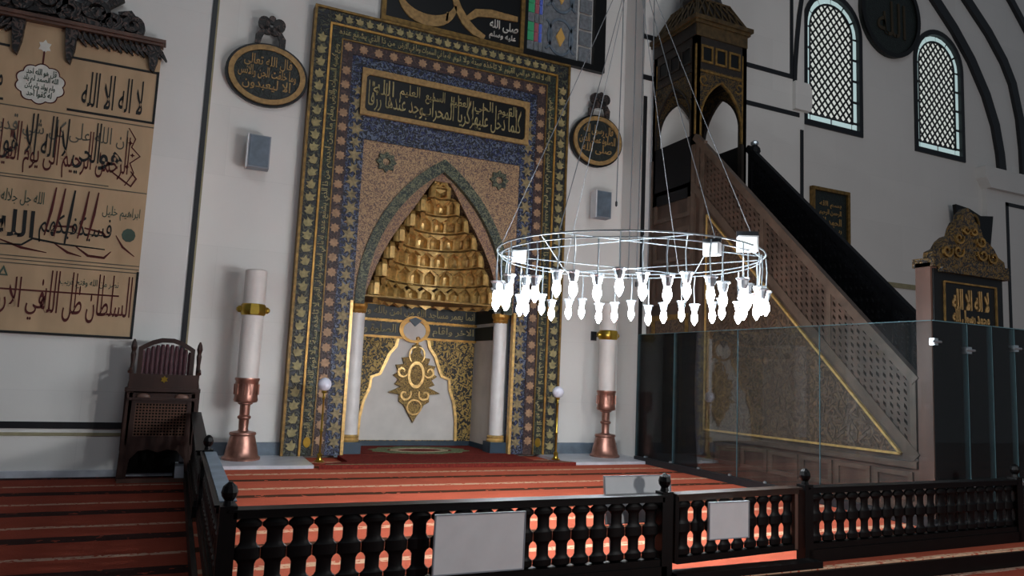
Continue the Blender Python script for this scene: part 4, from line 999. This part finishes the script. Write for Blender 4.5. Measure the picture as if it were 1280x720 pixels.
def bl_text(t, u0, u1, z0, z1, mat, tall=1.0, weight=0.0, lean=0.0, d=-0.024):
    b = B(); letters(b, t, u0, u1, bz(z0), bz(z1), d, -0.015, tall=tall, weight=weight, lean=lean); b.build('lettering', mat, bn)
bl_text('لا اله الا الله', 0.50, 1.28, 5.22, 5.74, 'ink_black', 2.0, 0.008)
bl_text('محمد رسول الله', -1.3, -0.45, 5.22, 5.74, 'ink_black', 2.0, 0.008)
bl_text('هو', 0.80, 1.10, 4.32, 4.62, 'ink_black', 1.0, 0.02)
bl_text('الحي لا اله الا هو', -0.35, 0.80, 4.22, 5.00, 'ink_black', 3.0, 0.004, d=-0.026)
bl_text('الرحمن الرحيم الى يوم القيامة', -0.55, 1.18, 4.14, 4.88, 'ink_red', 3.0, 0.002)
bl_text('ان الله على كل شي قدير', -0.5, 1.14, 4.62, 4.96, 'ink_thin', 2.2, 0.0)
bl_text('الملك القدوس السلام', -1.42, -0.6, 4.2, 4.95, 'ink_black', 2.6, 0.004)
b = B(); ribbon(b, [(1.14, bz(5.0)), (1.24, bz(4.85)), (1.20, bz(4.72)), (1.32, bz(4.60)), (1.20, bz(4.48)), (1.26, bz(4.34)), (1.16, bz(4.14))], 0.012, 0.018, -0.024, -0.015)
ribbon(b, [(0.95, bz(4.34)), (1.12, bz(4.22)), (1.24, bz(4.14)), (1.30, bz(4.26)), (1.22, bz(4.36))], 0.015, 0.03, -0.024, -0.015)
for x, z in ((1.18, 4.78), (1.22, 4.60), (1.16, 4.42)): b.plate([(x + p[0], bz(z) + p[1]) for p in star(4, 0.035, 0.015)], (), -0.024, -0.015)
b.build('flourish', 'ink_red', bn)
bl_text('فسيكفيكهم', 0.18, 1.06, 3.20, 3.62, 'ink_black', 1.0, 0.004)
bl_text('الله', -0.36, 0.12, 3.24, 3.62, 'ink_black', 1.1, 0.015)
b = B()
for u in (0.30, 0.41, 0.70, 0.82): ribbon(b, [(u - 0.05, bz(3.30)), (u, bz(3.66)), (u + 0.03, bz(3.99))], 0.015, 0.035, -0.026, -0.015)
ribbon(b, [(-0.35, bz(3.22)), (0.0, bz(3.10)), (0.30, bz(3.06))], 0.01, 0.035, -0.024, -0.015); ribbon(b, [(0.35, bz(3.22)), (0.55, bz(3.09)), (0.72, bz(3.05))], 0.01, 0.035, -0.024, -0.015)
ribbon(b, [(0.62, bz(3.20)), (0.80, bz(3.07)), (1.0, bz(3.06)), (1.08, bz(3.16))], 0.01, 0.04, -0.024, -0.015); ribbon(b, [(1.12, bz(3.40)), (1.22, bz(3.24)), (1.38, bz(3.12))], 0.01, 0.03, -0.024, -0.015)
ribbon(b, [(0.34, bz(3.44)), (0.58, bz(3.46)), (0.62, bz(3.40))], 0.02, 0.035, -0.024, -0.015); ribbon(b, [(0.72, bz(3.46)), (0.95, bz(3.42)), (1.0, bz(3.36))], 0.02, 0.035, -0.024, -0.015)
b.build('tall_strokes', 'ink_red', bn)
b = B(); ribbon(b, [(0.50, bz(3.2)), (0.53, bz(3.6)), (0.56, bz(3.98))], 0.02, 0.04, -0.026, -0.015); ribbon(b, [(-0.4, bz(3.12)), (0.0, bz(3.14)), (0.12, bz(3.24)), (0.45, bz(3.20)), (1.0, bz(3.18))], 0.015, 0.03, -0.024, -0.015); b.build('tall_strokes', 'ink_black', bn)
bl_text('ابراهيم خليل', 0.92, 1.40, 3.62, 3.82, 'ink_green', 1.4)
bl_text('الله جل جلاله', -0.30, 0.20, 3.68, 3.90, 'ink_green', 1.4)
bl_text('وهو السميع العليم', -1.4, -0.45, 3.15, 3.95, 'ink_red', 2.6, 0.004)
B().plate([(1.28 + 0.09 * math.cos(t * PI / 5), bz(3.42) + 0.10 * math.sin(t * PI / 5)) for t in range(10)], (), -0.02, -0.015).build('green_boss', 'ink_green', bn)
bl_text('السلطان ظل الله', 0.30, 1.40, 2.12, 2.82, 'ink_red', 2.6, 0.004)
bl_text('في الارض', -0.40, 0.34, 2.12, 2.70, 'ink_red', 2.2, 0.004)
bl_text('ياوي اليه كل مظلوم', -1.42, -0.5, 2.12, 2.80, 'ink_red', 2.6, 0.004)
b = B(); ribbon(b, [(-0.42, bz(2.52)), (1.24, bz(2.53))], 0.022, 0.022, -0.026, -0.015); b.build('long_stroke', 'ink_red', bn)
bl_text('نصر من الله وفتح قريب', 0.50, 1.22, 2.60, 2.74, 'ink_green', 1.2)
for t in (-0.17,): B().plate([(t - 0.06, bz(2.70)), (t + 0.06, bz(2.70)), (t, bz(2.84))], [[(t - 0.03, bz(2.72)), (t + 0.03, bz(2.72)), (t, bz(2.79))]], -0.024, -0.015).build('green_mark', 'ink_green', bn)
# carved pelmet and crest
b = B().box(-RX - 0.03, RX + 0.05, -0.16, 0.02, bz(6.33), bz(6.38)); b.box(-RX - 0.01, RX + 0.02, -0.13, 0.02, bz(6.29), bz(6.33)); b.build('pelmet', 'brown_post', bn)
b = B()
for k in range(15):
    u = 0.36 + k * 0.075
    b = B(); ribbon(b, [(u, bz(6.29)), (u + 0.05, bz(6.20)), (u + 0.13, bz(6.09 + 0.02 * (k % 2)))], 0.02, 0.06, -0.09, -0.02)
    b.build('fringe_leaf', 'crest_wood', bn); b = B()
    ribbon(b, [(-u, bz(6.29)), (-u - 0.05, bz(6.20)), (-u - 0.13, bz(6.09 + 0.02 * (k % 2)))], 0.02, 0.06, -0.09, -0.02)
    b.build('fringe_leaf', 'crest_wood', bn)
for u in (-0.34, 0.30, 1.36):
    d = B(); dz = 0.52 if u < 1 else 0.42
    d.plate([(u - 0.08, bz(6.30)), (u + 0.08, bz(6.30)), (u + 0.06, bz(6.30 - dz * 0.6)), (u + 0.02, bz(6.30 - dz)), (u - 0.03, bz(6.30 - dz * 0.9)), (u - 0.06, bz(6.30 - dz * 0.5))], (), -0.10, -0.02)
    d.build('carved_drop', 'crest_wood', bn)
b = B()
for (x, z, r, t0, t1) in ((1.05, 6.52, 0.15, -90, 400), (0.80, 6.50, 0.13, 200, -250), (0.55, 6.62, 0.20, -60, 420), (0.25, 6.55, 0.16, 250, -200), (0.0, 6.68, 0.22, -90, 380), (-0.35, 6.56, 0.18, 200, -240), (-0.65, 6.6, 0.2, -60, 400)):
    ribbon(b, [(p[0], bz(p[1])) for p in spiral(x, z, r, 0.04, t0, t1, 22)], 0.05, 0.085, -0.12, 0.0)
for pts in ([(0.95, 6.42), (0.7, 6.52), (0.5, 6.60), (0.2, 6.70), (-0.3, 6.74)], [(1.18, 6.40), (1.12, 6.55), (1.0, 6.70), (0.85, 6.66)], [(0.8, 6.40), (0.5, 6.45), (0.1, 6.50), (-0.4, 6.45)], [(0.6, 6.62), (0.75, 6.80), (0.9, 6.9)], [(0.3, 6.8), (0.5, 6.85), (0.7, 6.95)]):
    ribbon(b, [(p[0], bz(p[1])) for p in pts], 0.05, 0.10, -0.10, 0.0)
b.plate([(1.2, bz(6.38)), (1.12, bz(6.55)), (0.9, bz(6.48)), (0.5, bz(6.6)), (0.0, bz(6.7)), (-0.7, bz(6.7)), (-1.2, bz(6.38))], (), -0.05, 0.0)
b.build('carved_crest', 'crest_wood', bn)

# ================================================================== THE WOODEN PREACHER'S CHAIR
cr_ = empty('preaching_chair', (-0.12, -0.42, 0.0)); tag(cr_, 'tall dark wooden preaching chair with cane front and upholstered back', 'chair')
hwb, hwt = 0.44, 0.40; D0, D1 = -0.24, 0.36
b = B()
for sx in (-1, 1):
    b.add([(sx * hwb - 0.035, D0, 0.03), (sx * hwb + 0.035, D0, 0.03), (sx * hwt + 0.035, D0, 1.24), (sx * hwt - 0.035, D0, 1.24), (sx * hwb - 0.035, D0 + 0.07, 0.03), (sx * hwb + 0.035, D0 + 0.07, 0.03), (sx * hwt + 0.035, D0 + 0.07, 1.24), (sx * hwt - 0.035, D0 + 0.07, 1.24)],
          [(0, 1, 2, 3), (4, 7, 6, 5), (0, 4, 5, 1), (1, 5, 6, 2), (2, 6, 7, 3), (3, 7, 4, 0)])
    b.build('front_leg', 'chair_wood', cr_); b = B()
for sx in (-1, 1): B().box(sx * hwb - 0.03, sx * hwb + 0.03, D0 + 0.06, D1, 0.42, 1.22).build('side_panel', 'chair_wood', cr_); B().box(sx * hwb - 0.035, sx * hwb + 0.035, D1 - 0.07, D1, 0.0, 1.24).build('rear_leg', 'chair_wood', cr_)
B().box(-0.46, 0.46, D0 - 0.02, D0 + 0.04, 0.0, 0.05).build('foot_rail', 'brown_post', cr_)
B().box(-0.43, 0.43, D1 - 0.05, D1, 0.05, 1.22).build('back_panel', 'black_wood', cr_)
fp = B().plate(rect(-0.41, 0.41, 0.50, 1.20), [rect(-0.32, 0.32, 0.62, 1.06)], D0, D0 + 0.05).build('front_panel', 'chair_wood', cr_)
b = B()
for k in range(17): b.box(-0.32 + k * 0.04 - 0.007, -0.32 + k * 0.04 + 0.007, D0 + 0.015, D0 + 0.03, 0.62, 1.06)
for k in range(12): b.box(-0.32, 0.32, D0 + 0.012, D0 + 0.027, 0.62 + k * 0.04 - 0.007, 0.62 + k * 0.04 + 0.007)
b.build('cane_lattice', 'cane', fp)
B().plate([(-0.42, 0.05), (-0.36, 0.05), (-0.34, 0.30), (-0.24, 0.42), (-0.12, 0.44), (0.0, 0.40), (0.12, 0.44), (0.24, 0.42), (0.34, 0.30), (0.36, 0.05), (0.42, 0.05), (0.42, 0.52), (-0.42, 0.52)], (), D0 + 0.01, D0 + 0.05).build('arched_apron', 'chair_wood', cr_)
B().box(-0.43, 0.43, D0 - 0.04, D0, 1.10, 1.14).build('front_rail', 'chair_wood', cr_)
for u in (-0.24, 0.24): B().lathe([(0.02, 0), (0.05, 0.01), (0.04, 0.03), (0.015, 0.04)], n=10).xf(lambda x, y, z: (u + x * 1.8, D0 - 0.0 - z, 1.15 + y)).build('carved_knob', 'brown_post', cr_)
B().box(-0.47, 0.47, D0 - 0.06, D1, 1.22, 1.27).build('seat', 'chair_wood', cr_)
B().plate(rect(-0.43, 0.43, 1.27, 1.46), (), D0 - 0.03, D0 + 0.0).build('kneeling_board', 'chair_wood', cr_)
B().plate(star(6, 0.045, 0.025) and [(p[0] - 0.0, 1.39 + p[1]) for p in star(6, 0.05, 0.03)], (), D0 - 0.05, D0 - 0.03).build('brass_emblem', 'brass', cr_)
bk = [(-0.36, 1.40), (0.36, 1.40), (0.36, 1.82), (0.30, 1.86), (0.20, 1.92), (0.08, 1.96), (-0.08, 1.96), (-0.20, 1.92), (-0.30, 1.86), (-0.36, 1.82)]
bki = [(x * 0.84, 1.45 + (z - 1.40) * 0.80) for x, z in bk]
br_ = B().plate(bk, [bki], D0 + 0.14, D0 + 0.23).build('backrest', 'chair_wood', cr_)
for k in range(11):
    x = -0.30 + k * 0.06; zt = 1.46 + (1.96 - 1.40 - 0.55 * (abs(x) / 0.42) ** 2 * 0.45) * 0.78
    B().lathe([(0.02, 0), (0.029, 0.03), (0.029, zt - 1.50), (0.02, zt - 1.46)], (x, D0 + 0.19, 1.44), 8).build('upholstered_rib', 'upholstery', br_, smooth=True)
for sx in (-1, 1):
    B().lathe([(0.03, 1.27), (0.035, 1.30), (0.025, 1.36), (0.03, 1.5), (0.025, 1.6), (0.035, 1.72), (0.025, 1.76), (0.04, 1.82), (0.03, 1.88), (0.01, 1.93)], (sx * 0.42, D0 + 0.19, 0), 10).build('back_post', 'chair_wood', cr_)
    B().tube([(sx * 0.44, D0 + 0.02, 1.48), (sx * 0.44, D0 + 0.2, 1.52)], 0.025, 6).build('arm_rest', 'chair_wood', cr_)
st = empty('stored_roll', (0.22, -0.42, 0.12)); tag(st, 'pale grey paper roll stowed under the preaching chair', 'paper roll')
B().lathe([(0.06, 0), (0.06, 0.24), (0.045, 0.24)], n=14).build('paper', 'speaker_grey', st, smooth=True)
B().lathe([(0.062, 0.10), (0.062, 0.13)], n=14).build('band', 'dark_metal', st)
B().box(-0.08, 0.08, -0.08, 0.08, -0.12, 0.0).build('box_base', 'chair_wood', st)

# ================================================================== THE RING CHANDELIER
CHX, CHY, CHZ, CR = 4.23, -5.45, 2.97, 1.38
cdl = empty('ring_chandelier', (CHX, CHY, CHZ)); tag(cdl, 'wide ring chandelier with glowing bulbs hanging before the niche', 'chandelier')
def circ(r, z, n=48): return [(r * math.cos(2 * PI * i / n), r * math.sin(2 * PI * i / n), z) for i in range(n)]
B().tube(circ(CR, 0.0), 0.008, 6, True).build('outer_ring', 'ring_iron', cdl, smooth=True)
B().tube(circ(CR * 0.97, -0.05), 0.006, 6, True).build('lower_ring', 'ring_iron', cdl, smooth=True)
for k in range(6):
    a = PI / 6 + PI / 3 * k; a2 = a + PI * 0.62
    B().tube([(CR * math.cos(a), CR * math.sin(a), 0.0), (CR * math.cos(a2), CR * math.sin(a2), 0.0)], 0.006, 5).build('tie_bar', 'ring_iron', cdl)
    b = B().tube([(CR * math.cos(a), CR * math.sin(a), 0.0), (CR * 0.5 * math.cos(a), CR * 0.5 * math.sin(a), 1.7), (0.02 * math.cos(a), 0.02 * math.sin(a), 3.4)], 0.0045, 5); b.build('chain', 'cable', cdl)
B().lathe([(0.02, 3.3), (0.07, 3.36), (0.07, 3.44), (0.02, 3.5)], n=12).build('hub', 'steel', cdl)
B().tube([(0, 0, 3.45), (0, 0, 10.5)], 0.012, 6).build('suspension_rod', 'steel', cdl)
NB = 42; lamp0 = None
for k in range(NB):
    a = 2 * PI * (k + 0.3) / NB; rr = CR * (1.0 if k % 2 else 0.955)
    if lamp0 is None:
        lamp0 = lm = B().tube([(0, 0, -0.06), (0, 0.012, -0.2), (0, 0, -0.39)], 0.007, 5).build('lamp_drop', 'steel', cdl)
        B().lathe([(0.03, -0.485), (0.042, -0.45), (0.05, -0.41), (0.064, -0.395), (0.064, -0.385), (0.012, -0.385)], n=10).build('lamp_cup', 'steel', lm)
        B().lathe([(0.02, -0.47), (0.032, -0.51), (0.040, -0.55), (0.037, -0.58), (0.022, -0.61), (0.006, -0.635)], n=10).build('bulb', 'bulb_glow', lm, smooth=True)
        o = lm
    else: o = copy_tree(lamp0, cdl)
    o.location = (rr * math.cos(a), rr * math.sin(a), 0.055 - 0.05 * ((k * 7) % 3) / 2); o.rotation_euler.z = a * 3
for a, z, s_ in ((-1.15, 0.02, 1.0), (-1.55, -0.10, 0.8), (2.2, 0.05, 0.9)):
    sl = B().box(-0.09 * s_, 0.09 * s_, -0.06 * s_, 0.06 * s_, -0.07 * s_, 0.07 * s_).build('spotlight', 'board_white', cdl)
    sl.location = (CR * 0.95 * math.cos(a), CR * 0.95 * math.sin(a), z); sl.rotation_euler = (0, 0, a + 0.6)
    B().box(-0.075 * s_, 0.075 * s_, -0.066 * s_, -0.060 * s_, -0.055 * s_, 0.055 * s_).build('spotlight_face', 'spot_face', sl)
    B().box(-0.1 * s_, 0.1 * s_, -0.01, 0.01, 0.07 * s_, 0.12 * s_).build('spotlight_yoke', 'dark_metal', sl)
for k in range(6):
    a = PI / 3 * k + 0.2
    l_ = light('chandelier_light', 'POINT', (CR * 0.9 * math.cos(a), CR * 0.9 * math.sin(a), -0.62), 74, (0.90, 0.96, 1.0), 0.12); l_.parent = cdl
# thin hanging cables of the hall between the camera and the wall
for lab, (x, y, z0) in zip(('leftmost thin cable hanging before the right roundel', 'second thin cable from the left before the right roundel', 'third thin cable from the left before the white wall', 'rightmost thin cable hanging nearest the pulpit kiosk'),
                           ((6.45, -1.7, 4.6), (6.72, -1.7, 3.4), (6.95, -1.6, 3.3), (7.45, -1.2, 3.2))):
    c = empty('hanging_cable', (x, y, z0)); tag(c, lab, 'cable', 'cables hanging beside the pulpit')
    B().tube([(0, 0, 0), (0.03, 0, 3), (0.0, 0, 9.0)], 0.010, 5).build('wire', 'cable', c)
    B().lathe([(0.006, -0.08), (0.02, -0.06), (0.02, 0.0), (0.008, 0.02)], n=8).build('weight', 'dark_metal', c)
